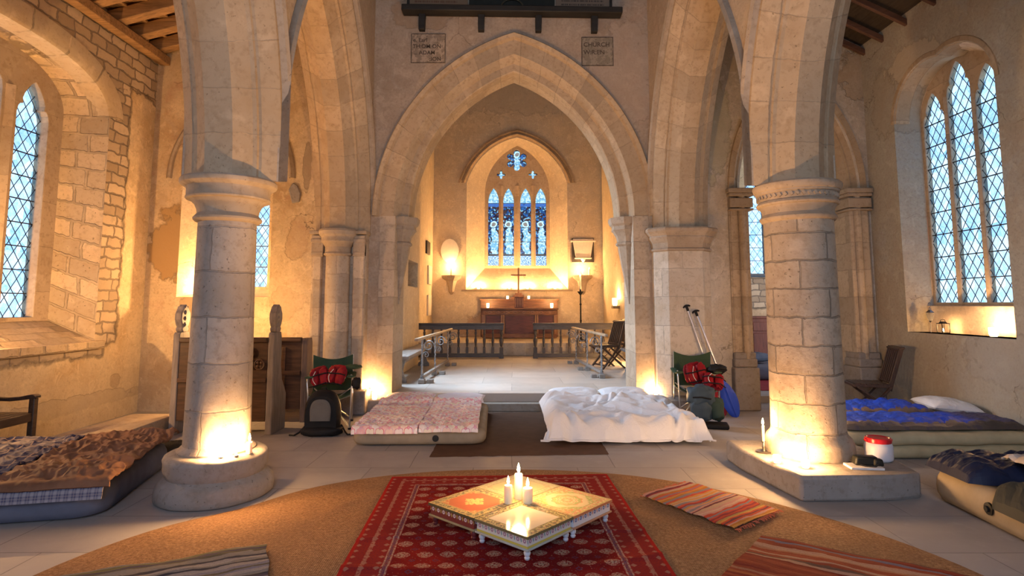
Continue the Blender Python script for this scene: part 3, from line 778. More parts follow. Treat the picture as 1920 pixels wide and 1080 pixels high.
# east wall of the right aisle with the chapel arch
EAY = 8.58
o_ = arch_pts(.77, 1.62, 14, .15, 4.23, 3.2)
hole = [(5.0, .0), (5.0, 3.2)] + o_ + [(3.46, 3.2), (3.46, .0)]
outer = [(2.3, 0)] + hole[::-1] + [(5.9, 0), (5.9, 6.9), (2.3, 6.9)]
struct(MB().plate(outer, [], .55, yplane(EAY)).build('wall_right_aisle_east', P_REAST, sharp=None))
m = MB(); arch_sweep(m, .77, 1.62, [(.26, 0), (.25, -.03), (.17, -.02), (.165, .02), (.10, .10), (.08, .10), (.07, .14), (0, .22), (0, .4), (.15, .56)], 18, 4.23, 3.2, M=yplane(EAY))
struct(m.build('chapel_arch', S_WARM, sharp=25))
for x, nm in ((3.40, 'l'), (5.06, 'r')):
    s = 1 if x < 4 else -1
    t = thing('chapel_respond', 'small moulded respond on the left side of the chapel arch' if s > 0 else 'small moulded respond on the right side of the chapel arch', None, (x, EAY + .1, 0)); t['kind'] = 'structure'
    m = MB(); m.box((-s * .06, .09, 1.6), (.30, .42, 3.2)); m.box((-.13 * s, -.06, 1.6), (.12, .14, 3.2)); m.lathe([(.05, 0), (.05, 3.1)], 10, Matrix.Translation((-.02 * s, -.14, 0)))
    m.build('shaft', S_COOL, t, sharp=30, bevel=.015)
    m = MB()
    for z, e, hh in ((3.16, .09, .07), (3.10, .06, .05), (2.98, .04, .14), (2.88, .05, .03)): m.box((-.04 * s, .0, z), (.30 + e, .36 + e, hh))
    m.build('capital', S_MOULD, t, bevel=.012)
    m = MB(); m.box((-.06 * s, .0, .3), (.36, .46, .6)); m.box((-.06 * s, .0, .66), (.33, .40, .12)); m.box((-.06 * s, .0, .76), (.31, .36, .1))
    m.build('base', S_BASE, t, bevel=.02)
# right aisle roof
WD = wood('dark roof boards', (.06, .045, .032), .9, 1, 'Y', .3); WDR = wood('dark rafters', (.13, .065, .042), .75, 1, 'X', .3)
sr = .5
struct(MB().strip([[(2.5, y, 5.30 + 2.8 * sr) for y in (-2.8, 9.3)], [(5.9, y, 5.30 - .6 * sr) for y in (-2.8, 9.3)]], M=Matrix.Translation((0, 0, .10))).build('ceiling_right_aisle', WD, sharp=None, solid=.05))
for y in (8.50, 8.06, 7.56, 7.02, 6.45, 5.9):
    struct(MB().bar((5.4, y, 5.27 - .1 * sr), (2.7, y, 5.27 + 2.6 * sr), .055, .08).build('roof_rafter', WDR, bevel=.008))

struct(MB().plate(rect(-5.9, 0, 5.9, 7.5), [arch_pts(1.3, 1.9, 10, 0, 0, 3.6, 1.5)], .5, yplane(-2.8)).build('wall_west', P_NAVE, sharp=None))
for sx_ in (-1, 1): struct(MB().box((sx_ * 5.55, -1.2, 2.7), (.5, 3.4, 5.4)).build('wall_aisle_west_' + ('left' if sx_ < 0 else 'right'), P_NAVE, sharp=None))
struct(MB().box((0, 3.0, 7.45), (5.6, 12.4, .1)).build('ceiling_nave', WD, sharp=None))
# chancel ---------------------------------------------------------------
EY = 17.5; EX = .15
eo = arch_pts(1.52, 1.42, 14, 0, EX, 5.14, 1.93, sag=.14)
struct(MB().plate(rect(-3.0, 0, 3.4, 9.0), [eo], .6, yplane(EY)).build('wall_chancel_east', P_CHAN, sharp=None))
ei = arch_pts(1.0, 1.42, 14, 0, .165, 5.06, 2.62, sag=.14)
embrasure(eo, ei, 0, .7, yplane(EY), P_CHAN, 'window_reveal_east')
struct(MB().plate(rect(9.2, 0, 17.5, 9.0), [arch_pts(.68, 1.1, 10, 0, 10.02, 3.9, 1.7)], .6, xpos(-2.37)).build('wall_chancel_left', P_CHAN, sharp=None))
struct(MB().plate(rect(10.75, .23, 12.7, 9.0), [rect(11.3, 1.85, 12.45, 2.36)], .37, xpos(-2.0)).build('wall_chancel_pilaster', P_CHAN, sharp=None, bevel=.01))
struct(MB().box((3.0, 13.3, 4.5), (.6, 8.2, 9.0)).build('wall_chancel_right', P_CHAN, sharp=None))
struct(MB().box((.15, 13.3, 8.95), (6, 9.0, .1)).build('ceiling_chancel', WD, sharp=None))
m = MB(); arch_sweep(m, 1.56, 1.46, [(.0, .0), (.0, -.06), (.04, -.10), (.12, -.05), (.14, -.11), (.20, -.09), (.215, 0)], 18, EX, 5.14, M=yplane(EY), sag=.14)
struct(m.build('hood_mould', S_WARM, sharp=20))
struct(MB().box((EX, EY - .05, 1.90), (3.3, .12, .05)).build('trim_2', S_MOULD, bevel=.01), 'stone string course under the east window')
def foil(cx, cz, n, R_, a0=PI / 2):
    d = R_ * .70; q = R_ * .30; pts = []
    for i in range(n * 10):
        a = 2 * PI * i / (n * 10); best = R_ * .50
        for k in range(n):
            th = a0 + 2 * PI * k / n; dx = math.cos(a - th) * d; dy = math.sin(a - th) * d
            if abs(dy) < q and dx > 0: best = max(best, dx + math.sqrt(q * q - dy * dy))
        pts.append((cx + best * math.cos(a), cz + best * math.sin(a)))
    return pts
el = [(x, 2.69, lancet_shape(.168, 2.00, .46)) for x in (-.58, -.11, .43, .905)]
ew = make_window('window_4', el, arch_pts(1.04, 1.47, 14, 0, .165, 5.06, 2.5, sag=.14), yplane(EY + .68), .2, .12, (S_FRAME, STAINED), 0, 1, [], extra=[foil(.15, 6.03, 6, .345), foil(-.345, 5.56, 4, .14), foil(.66, 5.57, 4, .14)],
            nose=[(x, 2.66, 5.2, .07) for x in (-.345, .16, .67)])
for o in list(COL.objects):
    if o.parent == ew and o.name.startswith('leaded_glass'):
        lm = MB()
        for z in (.34, .75, 1.2, 1.65, 1.97): lm.bar((-.168, z, 0), (.168, z, 0), .012, .012)
        lb = lm.build('saddle_bars', LEAD, o, sharp=None); lb.location = (0, 0, .01)

# chapel beyond the right arch ---------------------------------------------
struct(MB().box((5.7, 11.35, .05), (5.0, 4.4, .1)).build('floor_chapel', FLAG, sharp=None))
struct(MB().plate(rect(3.0, 0, 8.6, 6.9), [arch_pts(1.12, .9, 10, 0, 6.58, 3.95, 2.12)], .4, yplane(13.7)).build('wall_chapel_east', P_CHAP, sharp=None))
struct(MB().box((5.6, 11.4, 6.2), (4.9, 5.4, .1)).build('ceiling_chapel', WD, sharp=None))
make_window('window_5', [(x, 2.22, light_shape(.24, 1.75, .5)) for x in (5.80, 6.32, 6.84, 7.36)], arch_pts(1.16, .95, 10, 0, 6.58, 3.95, 2.0), yplane(13.95), .15, .08, (stone('grey tracery', (.22, .24, .27), bw=3, bh=3, mortar=0), GLASS), .16, 1.45, [.31, .62, .93, 1.24, 1.55])
# ------------------------------------------------------------------ lights
def lamp(x, y, z, e, c=None, r=.03, name='candle_or_fill_light'):
    l = bpy.data.lights.new(name, 'POINT'); l.energy = e * LK; l.color = WARM if c is None else c; l.shadow_soft_size = r
    o = bpy.data.objects.new(name, l); COL.objects.link(o); o.location = (x, y, z); return o
WARM = (1, .54, .205)
def spot_up(x, y, z, e, ang=150, name='added_up_spot'):  # added upward spot that brightens the arches, apart from the candles' own lamp
    l = bpy.data.lights.new(name, 'SPOT'); l.energy = e * LK; l.color = WARM; l.shadow_soft_size = .06; l.spot_size = R(ang); l.spot_blend = .6
    o = bpy.data.objects.new(name, l); COL.objects.link(o); o.location = (x, y, z); o.rotation_euler = (R(180), 0, 0); return o
# ------------------------------------------------------------------ rugs
def rug_stripes(name, cols, n=26, seed=0., ro=.95):
    t = NT(name); U, V = t.sep(t.uv())[:2]
    w = t.noise(t.comb(t.math('MULTIPLY', U, 2.5), t.math('MULTIPLY', V, 9), seed), 1.6, 3)
    f = t.math('MULTIPLY_ADD', V, float(n), t.math('MULTIPLY', w, 3.2))
    k = t.nd('ShaderNodeTexWhiteNoise', {1: t.math('FLOOR', t.math('ADD', f, seed * 17.))}, noise_dimensions='1D').outputs[0]
    st = [((i + .0) / len(cols), c) for i, c in enumerate(cols)]
    c = t.ramp(k, st, 'CONSTANT')
    g = t.noise(t.mp(t.uv(), (30, 160, 1)), 3, 3)
    c = t.mix(t.math('MULTIPLY', t.step(g, .45, .65), .35), c, tuple(x * .5 for x in cols[0]))
    t.col(c).set(Roughness=ro, Specular_IOR_Level=.1)
    fr = t.math('PINGPONG', f, .5)
    t.bump(t.math('MULTIPLY_ADD', g, .5, fr), .5, .006); return t.m
def jute():
    t = NT('jute weave'); o = t.obj()
    U, V = t.sep(o)[:2]
    a = t.math('SINE', t.math('MULTIPLY', t.math('ADD', U, V), 260.)); b = t.math('SINE', t.math('MULTIPLY', t.math('SUBTRACT', U, V), 260.))
    wv = t.math('MULTIPLY', a, b)
    n1 = t.noise(o, 3, 6, .65); n2 = t.noise(o, 60, 5, .7); n3 = t.noise(t.mp(o, (1, 1, 1)), 130, 2)
    c = t.ramp(n2, [(.3, (.17, .085, .04)), (.55, (.36, .20, .10)), (.75, (.54, .34, .18))])
    c = t.mix(t.math('MULTIPLY', t.step(n1, .4, .68), .5), c, (.24, .135, .075))
    c = t.mix(t.math('MULTIPLY', t.step(n3, .62, .75), .5), c, (.60, .42, .24))
    t.col(c).set(Roughness=.95, Specular_IOR_Level=.1)
    t.bump(t.math('MULTIPLY_ADD', wv, .25, t.math('ADD', n2, t.math('MULTIPLY', n3, .6))), .9, .01); return t.m
def grid(x0, x1, y0, y1, nx, ny, fn, uv=True):
    m = MB()
    rows = [[fn(lerp(x0, x1, i / nx), lerp(y0, y1, j / ny)) for i in range(nx + 1)] for j in range(ny + 1)]
    m.strip(rows, False, lambda j, i: (lerp(x0, x1, i / nx), lerp(y0, y1, j / ny)))
    return m
# round jute rug
m = MB(); RJ = 2.68
def jr(a, i): return 1 + (.006 * math.sin(7 * a) - .036 * math.exp(-((a - 2.44) / .14) ** 2)) * (i / 40)
rows = []
for i in range(0, 41):
    r = RJ * i / 40
    rows.append([(r * jr(a, i) * math.cos(a), r * jr(a, i) * math.sin(a),
                  (.012 if i < 40 else .002) + .004 * fbm(r * math.cos(a) * 1.7, r * math.sin(a) * 1.7) * (i < 39) + .022 * math.exp(-(((r * math.cos(a) + 1.15) * .8 - (r * math.sin(a) - 1.75) * .6) / .05) ** 2) * math.exp(-((r * math.cos(a) + 1.15) ** 2 + (r * math.sin(a) - 1.75) ** 2) / .09)) for a in [2 * PI * k / 120 for k in range(120)]])
m.strip(rows, True)
o = m.build('jute_rug', jute(), sharp=None, loc=(-.02, 2.85, 0)); tag(o, 'big round brown jute rug lying on the flagstones', 'rug')
# red carpet
def red_carpet():
    t = NT('red carpet'); U, V = t.sep(t.uv())[:2]; o = t.uv()
    def cell(sx, sy, ox=0., oy=0.):
        a = t.math('SUBTRACT', t.math('FRACT', t.math('ADD', t.math('MULTIPLY', U, sx), ox)), .5)
        b = t.math('SUBTRACT', t.math('FRACT', t.math('ADD', t.math('MULTIPLY', V, sy), oy)), .5)
        return a, b
    px, py = 1 / .135, 1 / .155
    a, b = cell(px, py); aa = t.math('MULTIPLY', a, 2.0); bb = t.math('MULTIPLY', b, 2.7)
    d = t.math('ADD', t.math('POWER', t.math('ABSOLUTE', aa), 1.6), t.math('POWER', t.math('ABSOLUTE', bb), 1.6))
    med = t.step(d, .62, .52); core = t.math('MULTIPLY', t.step(d, .2, .26), t.step(d, .46, .4))
    spk = t.noise(o, 110, 3, .7)
    a2, b2 = cell(px, py, .5, .5); d2 = t.math('ADD', t.math('ABSOLUTE', t.math('MULTIPLY', a2, 3.6)), t.math('ABSOLUTE', t.math('MULTIPLY', b2, 4.5)))
    dia = t.math('MULTIPLY', t.step(d2, .62, .55), t.step(d2, .25, .32))
    red = t.mix(t.step(t.noise(o, 2, 4), .35, .7), (.12, .007, .008), (.22, .013, .010))
    c = t.mix(t.math('MULTIPLY', t.step(spk, .54, .62), .38), red, (.07, .02, .045))
    c = t.mix(t.math('MULTIPLY', t.step(t.noise(o, 75, 3), .62, .68), .4), c, (.55, .33, .22))
    c = t.mix(t.math('MULTIPLY', dia, .75), c, (.10, .04, .07))
    c = t.mix(t.math('MULTIPLY', med, t.math('MULTIPLY', t.step(t.noise(o, 85, 2), .42, .52), .8)), c, (.40, .30, .22))
    c = t.mix(t.math('MULTIPLY', core, .55), c, (.30, .06, .05))
    # border
    e = t.math('MINIMUM', t.math('SUBTRACT', U, -.925), t.math('SUBTRACT', .925, U)); e = t.math('MINIMUM', e, t.math('SUBTRACT', 1.82, V))
    bd = t.step(e, .27, .265)
    a3, b3 = cell(1 / .085, 1 / .085); d3 = t.math('ADD', t.math('ABSOLUTE', a3), t.math('ABSOLUTE', b3))
    bc = t.mix(t.step(d3, .26, .2), t.mix(t.math('MULTIPLY', t.step(spk, .5, .58), .5), (.24, .022, .018), (.07, .018, .03)), (.30, .13, .09))
    c = t.mix(bd, c, bc)
    for w0, w1, cc in ((.225, .265, (.38, .24, .18)), (.235, .255, (.13, .04, .07)), (.10, .125, (.32, .14, .1)), (.0, .022, (.34, .018, .014))):
        kk = t.math('MULTIPLY', t.step(e, w0 - .002, w0 + .002), t.step(e, w1 + .002, w1 - .002))
        c = t.mix(t.math('MULTIPLY', kk, .9 if w0 == 0 else t.step(t.noise(o, 60, 2), .35, .55)), c, cc)
    t.col(c).set(Roughness=.95, Specular_IOR_Level=.03)
    t.bump(t.noise(o, 180, 3), .35, .004); return t.m
def redz(x, y):
    z = .030 + .004 * fbm(x * 2.2, y * 3, 2)
    z += .012 * math.exp(-((y - .52 - .04 * x + .01 * math.sin(5 * x)) / .02) ** 2)
    z += .012 * math.exp(-((y + .02 + .10 * x) / .035) ** 2) * sstep(.0, -.6, x)
    z += .01 * math.exp(-((y + .1 - .3 * x) / .03) ** 2) * sstep(.1, .5, x)
    return (x, y, z)
o = grid(-.925, .925, -1.9, 1.82, 60, 120, redz).build('red_carpet', red_carpet(), sharp=None, solid=.006, loc=(-.032, 3.41, 0), rz=R(2.2))
tag(o, 'deep red oriental carpet with rows of pale medallions under the low tables', 'rug')

def rag_rug(name, A, B, D, stripes, label, fringe=None, amp=.012, seed=0):
    """corners A (origin), B (along the stripes), D (across the stripes)"""
    A, B, D = Vector((*A, 0)), Vector((*B, 0)), Vector((*D, 0))
    e1 = B - A; e2 = D - A; w, l = e1.length, e2.length
    t = thing(name, label, 'rug', tuple(A)); m = MB()
    def fn(u, v):
        p = e1 * (u / w) + e2 * (v / l)
        z = .038 + amp * (fbm(u * 3 + seed, v * 5, seed) + .8 * math.sin(v * 16 + 2 * fbm(u * 2, v * 2, seed)) * .4)
        k = noise.noise((u * 5, v * 5, seed + 9)) * .012
        return (p.x + k, p.y + k, max(z, .028))
    g = grid(0, w, 0, l, 30, 50, fn); g.build('woven_field', stripes, t, sharp=None, solid=.006)
    if fringe:
        r_ = random.Random(3)
        for s, base, dr in ((0, Vector((0, 0, .034)), -1), (1, e2 + Vector((0, 0, .034)), 1)):
            m = MB()
            for k in range(46):
                p = base + e1 * (k + r_.random() * .6) / 46; d = (e2.normalized() * dr + e1.normalized() * r_.uniform(-.6, .6)) * r_.uniform(.018, .05)
                m.tube([p, p + d * .6 + Vector((0, 0, .004)), p + d + Vector((0, 0, -.004))], .0022, 5)
            m.build('fringe', fringe, t)
    return t
FR1 = cloth('rug fringe', (.62, .16, .08))
SALM = [(.46, .06, .03), (.52, .25, .06), (.46, .31, .22), (.26, .035, .045), (.50, .26, .22), (.42, .17, .03), (.22, .20, .22), (.50, .10, .07), (.52, .36, .27), (.13, .04, .055), (.5, .08, .05), (.30, .22, .08)]
rag_rug('rag_rug', (.998, 4.654), (1.455, 5.023), (1.455, 4.0), rug_stripes('rag stripes bright', SALM, 58, 1.3), 'fringed rag rug with bright orange and grey cross stripes near the stone block', FR1)
RUST = [(.26, .045, .022), (.34, .07, .03), (.42, .18, .09), (.22, .035, .02), (.28, .05, .025), (.48, .26, .16), (.17, .09, .055), (.32, .07, .03), (.20, .16, .19), (.40, .12, .04)]
rag_rug('rag_rug', (1.585, 3.878), (2.75, 3.147), (.80, 2.93), rug_stripes('rag stripes rust', RUST, 44, 4.7), 'rust red striped rag rug cut off by the bottom edge of the photo', None, .01, 3)
DARKS = [(.05, .045, .055), (.20, .18, .17), (.13, .12, .06), (.06, .05, .09), (.30, .26, .24), (.09, .08, .06), (.18, .17, .22)]
rag_rug('rag_rug', (-1.501, 3.757), (-2.65, 3.245), (-1.15, 2.95), rug_stripes('rag stripes dark', DARKS, 40, 8.1), 'dark charcoal and olive striped rag rug lying on the jute rug', None, .014, 6)
# brown mat between the two beds
BM = cloth('brown coir', (.10, .055, .035), sheen=0); 
t = thing('doormat', 'plain dark brown mat between the two beds at the chancel step', 'mat', (.07, 7.2, 0))
def matz(x, y): return (x + .01 * noise.noise((y * 9, 0, 0)), y + (.015 * fbm(x * 9, 3) if y < -1.1 else 0) + .06 * x, .007 + .003 * fbm(x * 3, y * 3))
grid(-.88, .90, -1.2, 1.12, 40, 40, matz).build('woven_field', BM, t, sharp=None, solid=.005)

# ------------------------------------------------------------------ beds
def rrect(w, l, r, n=6):
    pts = []
    for cx, cy, a0 in ((w / 2 - r, l / 2 - r, 0), (-w / 2 + r, l / 2 - r, 90), (-w / 2 + r, -l / 2 + r, 180), (w / 2 - r, -l / 2 + r, 270)):
        for i in range(n + 1):
            a = R(a0 + 90 * i / n); pts.append((cx + r * math.cos(a), cy + r * math.sin(a)))
    out = []
    for i, p in enumerate(pts):
        q = pts[(i + 1) % len(pts)]; d = math.hypot(q[0] - p[0], q[1] - p[1]); k = max(1, int(d / .09))
        out += [(lerp(p[0], q[0], t / k), lerp(p[1], q[1], t / k)) for t in range(k)]
    return out
def air_bed(w, l, h, mat, parent, tiers=1, r=.14, seed=0):
    m = MB(); rows = []; hh = h / tiers
    def ring(ins, z, sag=0):
        o = rrect(w - 2 * ins, l - 2 * ins, max(.03, r - ins)); return [(x * 1., y * 1., z + sag * noise.noise((x * 3, y * 3, seed))) for x, y in o]
    base = rrect(w, l, r); N = len(base)
    def rg(ins, z, wob=0):
        sx, sy = (w - 2 * ins) / w, (l - 2 * ins) / l
        return [(x * sx * (1 + wob * noise.noise((x * 4, y * 4, seed))), y * sy * (1 + wob * noise.noise((x * 4, y * 4, seed + 5))), z + (.012 * noise.noise((x * 5, y * 5, z + seed)) if z > .02 else 0)) for x, y in base]
    for k in range(tiers):
        z0 = hh * k
        for ins, f in ((.06, 0.0), (.022, .08), (.004, .28), (0, .5), (.005, .72), (.022, .9), (.055, .99)): rows.append(rg(ins, max(.004, z0 + f * hh), .006))
    for ins in (.1, .2, .32, .45): rows.append(rg(min(ins, w / 2 - .05), h + .006 * math.sin(ins * 30)))
    m.strip(rows, True); b = len(rows) * N; 
    m.add(rows[-1], [tuple(range(N))]); m.add(rows[0], [tuple(range(N - 1, -1, -1))])
    return m.build('mattress_body', mat, parent, sharp=60)
def wrap(x, lo, hi, r):
    """past an edge the cloth bends down: returns position and drop"""
    if lo <= x <= hi: return x, 0.
    d, s, e = (lo - x, -1, lo) if x < lo else (x - hi, 1, hi)
    q = r * PI / 2
    if d < q: a = d / r; return e + s * r * math.sin(a), r * (1 - math.cos(a))
    return e + s * (r + .03 * (d - q)), r + (d - q) * .97
def drape(sx, sy, bx, by, top, r, hf, nx, ny, floor=.02, uvs=1.):
    """sheet extents sx, sy over a support bx, by; hf(x,y) adds height"""
    m = MB(); rows = []
    for j in range(ny + 1):
        rw = []
        for i in range(nx + 1):
            x = lerp(sx[0], sx[1], i / nx); y = lerp(sy[0], sy[1], j / ny)
            px, dx = wrap(x, *bx, r); py, dy = wrap(y, *by, r)
            h = hf(x, y); d = max(dx, dy) + .25 * min(dx, dy)
            side = clamp(d / (2 * r))
            # on the flanks the wrinkles push outwards
            ox = (1 if x > bx[1] else -1 if x < bx[0] else 0) * side * h; oy = (1 if y > by[1] else -1 if y < by[0] else 0) * side * h
            z = max(top - d + h * (1 - side), floor + .3 * max(h, 0))
            rw.append((px + ox, py + oy, z))
        rows.append(rw)
    m.strip(rows, False, lambda j, i: (lerp(sx[0], sx[1], i / nx), lerp(sy[0], sy[1], j / ny)))
    return m
def pillow(w, l, h, seed=0, n=26):
    m = MB(); 
    for sgn in (1, -1):
        rows = []
        for j in range(n + 1):
            rw = []
            for i in range(n + 1):
                u = -1 + 2 * i / n; v = -1 + 2 * j / n
                e = max(0, (1 - abs(u) ** 3.2)) * max(0, (1 - abs(v) ** 3.2))
                x = u * w / 2 * (1 - .07 * (1 - v * v) * abs(u) ** 3 * 0 - .05 * v * v * u * u * 0 - .06 * (1 - abs(v)) * abs(u) ** 6); y = v * l / 2 * (1 - .07 * (1 - abs(u)) * abs(v) ** 6)
                z = sgn * h / 2 * e ** .55 * (1 if sgn > 0 else .8) + .012 * fbm(u * 2.3 + seed, v * 2.3, seed) * e
                rw.append((x, y, z + h * .4))
            rows.append(rw if sgn > 0 else rw[::-1])
        m.strip(rows, False, lambda j, i: (i / n * w, j / n * l))
    return m
def puff_bag(l, w, h, baff=14, seed=0, n=(90, 34), taper=.0, lump=.35, droop=0):
    """a stuffed sleeping bag lying along x, foot at x=0"""
    m = MB(); rows = []
    nx, ny = n
    for j in range(ny + 1):
        v = -1 + 2 * j / ny; rw = []
        for i in range(nx + 1):
            u = i / nx
            e = (clamp(1 - abs(2 * u - 1) ** 14) ** .5) * (clamp(1 - abs(v) ** 5) ** .5)
            ww = w / 2 * (1 - taper * (1 - u)) * (1 - .18 * (1 - clamp(u / .08)) ** 2)
            q = abs(math.sin(PI * baff * u + .8 * fbm(u * 3, v * 2, seed)))
            z = h * e * (.62 + .26 * q ** .6 * .8 + lump * fbm(u * 6 + seed, v * 1.7, seed) + .10 * ridge(u * 13 + seed, v * 4, seed))
            rw.append((u * l, v * ww + .02 * fbm(u * 5, v, seed + 3), max(.004, z) - droop * clamp(1 - u / .10) ** 2))
        rows.append(rw)
    m.strip(rows, False, lambda j, i: (i / nx * l, j / ny * w))
    m.add(rows[0], []); 
    return m
def hearts():
    t = NT('heart print'); U, V = t.sep(t.uv())[:2]
    sc = 1 / .10
    best = None; c = t.mix(t.step(t.noise(t.uv(), 8, 2), .4, .6), (.78, .36, .44), (.74, .44, .56))
    for lay, (ox, oy) in enumerate(((0., 0.), (.5, .5))):
        x = t.math('MULTIPLY_ADD', U, sc, ox); y = t.math('MULTIPLY_ADD', V, sc * .95, oy)
        fx = t.math('SUBTRACT', t.math('FRACT', x), .5); fy = t.math('SUBTRACT', t.math('FRACT', y), .45)
        ax = t.math('ABSOLUTE', fx)
        yy = t.math('SUBTRACT', fy, t.math('MULTIPLY', t.math('SQRT', ax), .42))
        d = t.math('SQRT', t.math('ADD', t.math('MULTIPLY', t.math('MULTIPLY', fx, fx), 1.0), t.math('MULTIPLY', t.math('MULTIPLY', yy, yy), 1.25)))
        r = t.white(t.comb(t.math('FLOOR', x), t.math('FLOOR', y), float(lay) * 3 + .5)).outputs[0]
        fill = t.ramp(r, [(0, (.86, .78, .76)), (.3, (.84, .64, .56)), (.42, (.84, .76, .64)), (.58, (.74, .66, .76)), (.72, (.80, .46, .48)), (.82, (.90, .84, .84))], 'CONSTANT')
        rim = t.ramp(t.math('FRACT', t.math('MULTIPLY', r, 7.3)), [(0, (.70, .10, .18)), (.4, (.78, .50, .42)), (.65, (.62, .22, .36)), (.85, (.68, .48, .56))], 'CONSTANT')
        k = t.step(d, .45, .435); ki = t.step(d, .405, .39)
        c = t.mix(k, c, rim); c = t.mix(ki, c, fill)
        kk = t.math('MULTIPLY', t.step(d, .22, .21), t.step(r, .5, .51)); c = t.mix(t.math('MULTIPLY', kk, .6), c, (.86, .62, .60))
    t.col(c).set(Roughness=.9, Specular_IOR_Level=.15, Sheen_Weight=.2); return t.m
HEART = hearts()
TAN = cloth('tan flock', (.30, .25, .185)); TAN2 = cloth('cream vinyl', (.55, .45, .27), ro=.55); BLUEGREY = cloth('blue grey flock', (.13, .14, .19))
def cotton():
    t = NT('white cotton'); o = t.obj()
    t.col(t.ramp(t.noise(o, 4, 3), [(.3, (.74, .75, .79)), (.7, (.80, .81, .84))])).set(Roughness=.9, Specular_IOR_Level=.15)
    w = t.noise(t.vmix(o, t.noise(o, 2.5, 3, col=True), .9), 7, 3, .5, .8); rg = t.math('ABSOLUTE', t.math('SUBTRACT', w, .5))
    t.bump(t.math('MULTIPLY_ADD', rg, -2.2, t.math('MULTIPLY', t.noise(o, 24, 3), .2)), .3, .02); return t.m
WHITE = cotton(); PINKW = cloth('pale pink cotton', (.76, .66, .70), var=.05)
VALVE = plain('black valve', (.015, .015, .015), .5)

# bed with heart duvets, left of the chancel step
b = thing('air_bed', 'tan double air bed under two heart print duvets', 'air bed', (-1.015, 7.34, .008), R(1.5))
air_bed(1.43, 1.92, .15, TAN, b, seed=2)
v = MB().lathe([(.035, 0), (.032, .012), (0, .014)], 14, Matrix.Translation((.18, -.962, .075)) @ Matrix.Rotation(R(90), 4, 'X')).build('valve', VALVE, b)
b['label'] = 'tan double air bed under two heart print duvets'
def hd(sd):
    return lambda x, y: max(.002, .018 + .016 * fbm(x * 5 + sd, y * 4, sd) + .016 * ridge(x * 7 + sd, y * 5, sd) * .6 + .010 * ridge(x * 15 + sd, y * 9, sd + 4) + .05 * sstep(.40, .55, y))
o = drape((-.70, -.005), (-1.045, .575), (-.74, 2), (-.955, 2), .187, .05, hd(1), 70, 130, .04).build('duvet', HEART, sharp=None, solid=.025, loc=(-1.015, 7.34, .008), rz=R(1.5))
tag(o, 'heart print duvet on the pink bed, the half beside the lit stone pier', 'duvet')
o = drape((.006, .63), (-1.035, .54), (-.74, 2), (-.955, 2), .187, .05, hd(4), 62, 130, .04).build('duvet', HEART, sharp=None, solid=.025, loc=(-1.015, 7.34, .008), rz=R(1.5))
tag(o, 'heart print duvet on the pink bed, the half next to the brown mat', 'duvet')
o = pillow(.68, .40, .13, 1).build('pillow', HEART, sharp=None, loc=(-1.39, 8.12, .175), rz=R(1)); o.rotation_euler.x = R(6); tag(o, 'heart print pillow at the head of the pink bed, nearest the lit pier', 'pillow')
o = pillow(.66, .38, .12, 5).build('pillow', cloth('pillow white', (.78, .72, .76), var=.03), sharp=None, loc=(-.70, 8.11, .175), rz=R(-1)); o.rotation_euler.x = R(6); tag(o, 'white pillow at the head of the heart print bed beside the brown mat', 'pillow')

# white bed
b = thing('air_bed', 'double air bed almost hidden by a big white duvet', 'air bed', (1.21, 7.42, .012))
air_bed(1.30, 1.62, .14, TAN, b, seed=7)
def wz(x, y):
    q = fbm(x * 1.3 + 3, y * 1.3, 1, 3)
    h = .05 + .045 * fbm(x * 1.9 + 3, y * 1.9, 1, 3)
    h += .022 * math.sin(15 * x + 9 * y + 6 * q) * (.5 + fbm(x * 1.4, y * 1.4 + 5, 4, 2))
    h += .016 * math.sin(26 * x - 21 * y + 9 * q) * (.5 + fbm(x * 2 + 7, y * 2, 6, 2))
    h += .020 * ridge(x * 3.2 + .8 * y + 2, y * 2.4 - x, 3) + .010 * ridge(x * 7 + 2 * q, y * 4.5, 5)
    h += .05 * math.exp(-((x + .66) / .14) ** 2)
    h += .05 * math.exp(-((x - .33) / .24) ** 2 - ((y - .12) / .2) ** 2)
    h += .024 * math.sin(x * 23 + y * 9 + 5 * q) * sstep(-.30, -.75, y)
    h += .05 * sstep(.40, .52, y)
    return max(h, .004)
o = drape((-.84, .98), (-1.06, .56), (-.70, .76), (-.80, 2), .17, .12, wz, 170, 170, .02).build('duvet', WHITE, sharp=None, solid=.02, loc=(1.21, 7.42, .012))
tag(o, 'rumpled white duvet spilling over the front of the bed', 'duvet')
for x, sd, lb in ((.86, 2, 'white pillow at the head of the white bed beside the brown mat'), (1.55, 8, 'white pillow at the head of the white bed beside the candlelit jamb')):
    o = pillow(.68, .46, .17, sd).build('pillow', WHITE, sharp=None, loc=(x, 8.21, .185), rz=R(3)); o.rotation_euler.x = R(12); tag(o, lb, 'pillow')

# near left bed
RZ3 = R(13)
def L3(x, y): c, s = math.cos(RZ3), math.sin(RZ3); return (-2.87 + x * c - y * s, 4.27 + x * s + y * c)
cx, cy = L3(-.86, .735)
b = thing('air_bed', 'blue grey air bed under the brown and checked sleeping bags', 'air bed', (cx, cy, 0), RZ3); air_bed(1.72, 1.47, .23, BLUEGREY, b, r=.18, seed=11)
def check(name, a, b_, c_, sc=9.):
    t = NT(name); U, V = t.sep(t.uv())[:2]
    fu = t.math('PINGPONG', t.math('MULTIPLY', U, sc), .5); fv = t.math('PINGPONG', t.math('MULTIPLY', V, sc), .5)
    k = t.mix(t.step(fu, .2, .22), a, b_); k2 = t.mix(t.step(fv, .2, .22), a, b_)
    c = t.mix(.5, k, k2); ln = t.math('MAXIMUM', t.step(fu, .47, .48), t.step(fv, .47, .48)); c = t.mix(t.math('MULTIPLY', ln, .7), c, c_)
    t.col(c).set(Roughness=.9, Specular_IOR_Level=.1); return t.m
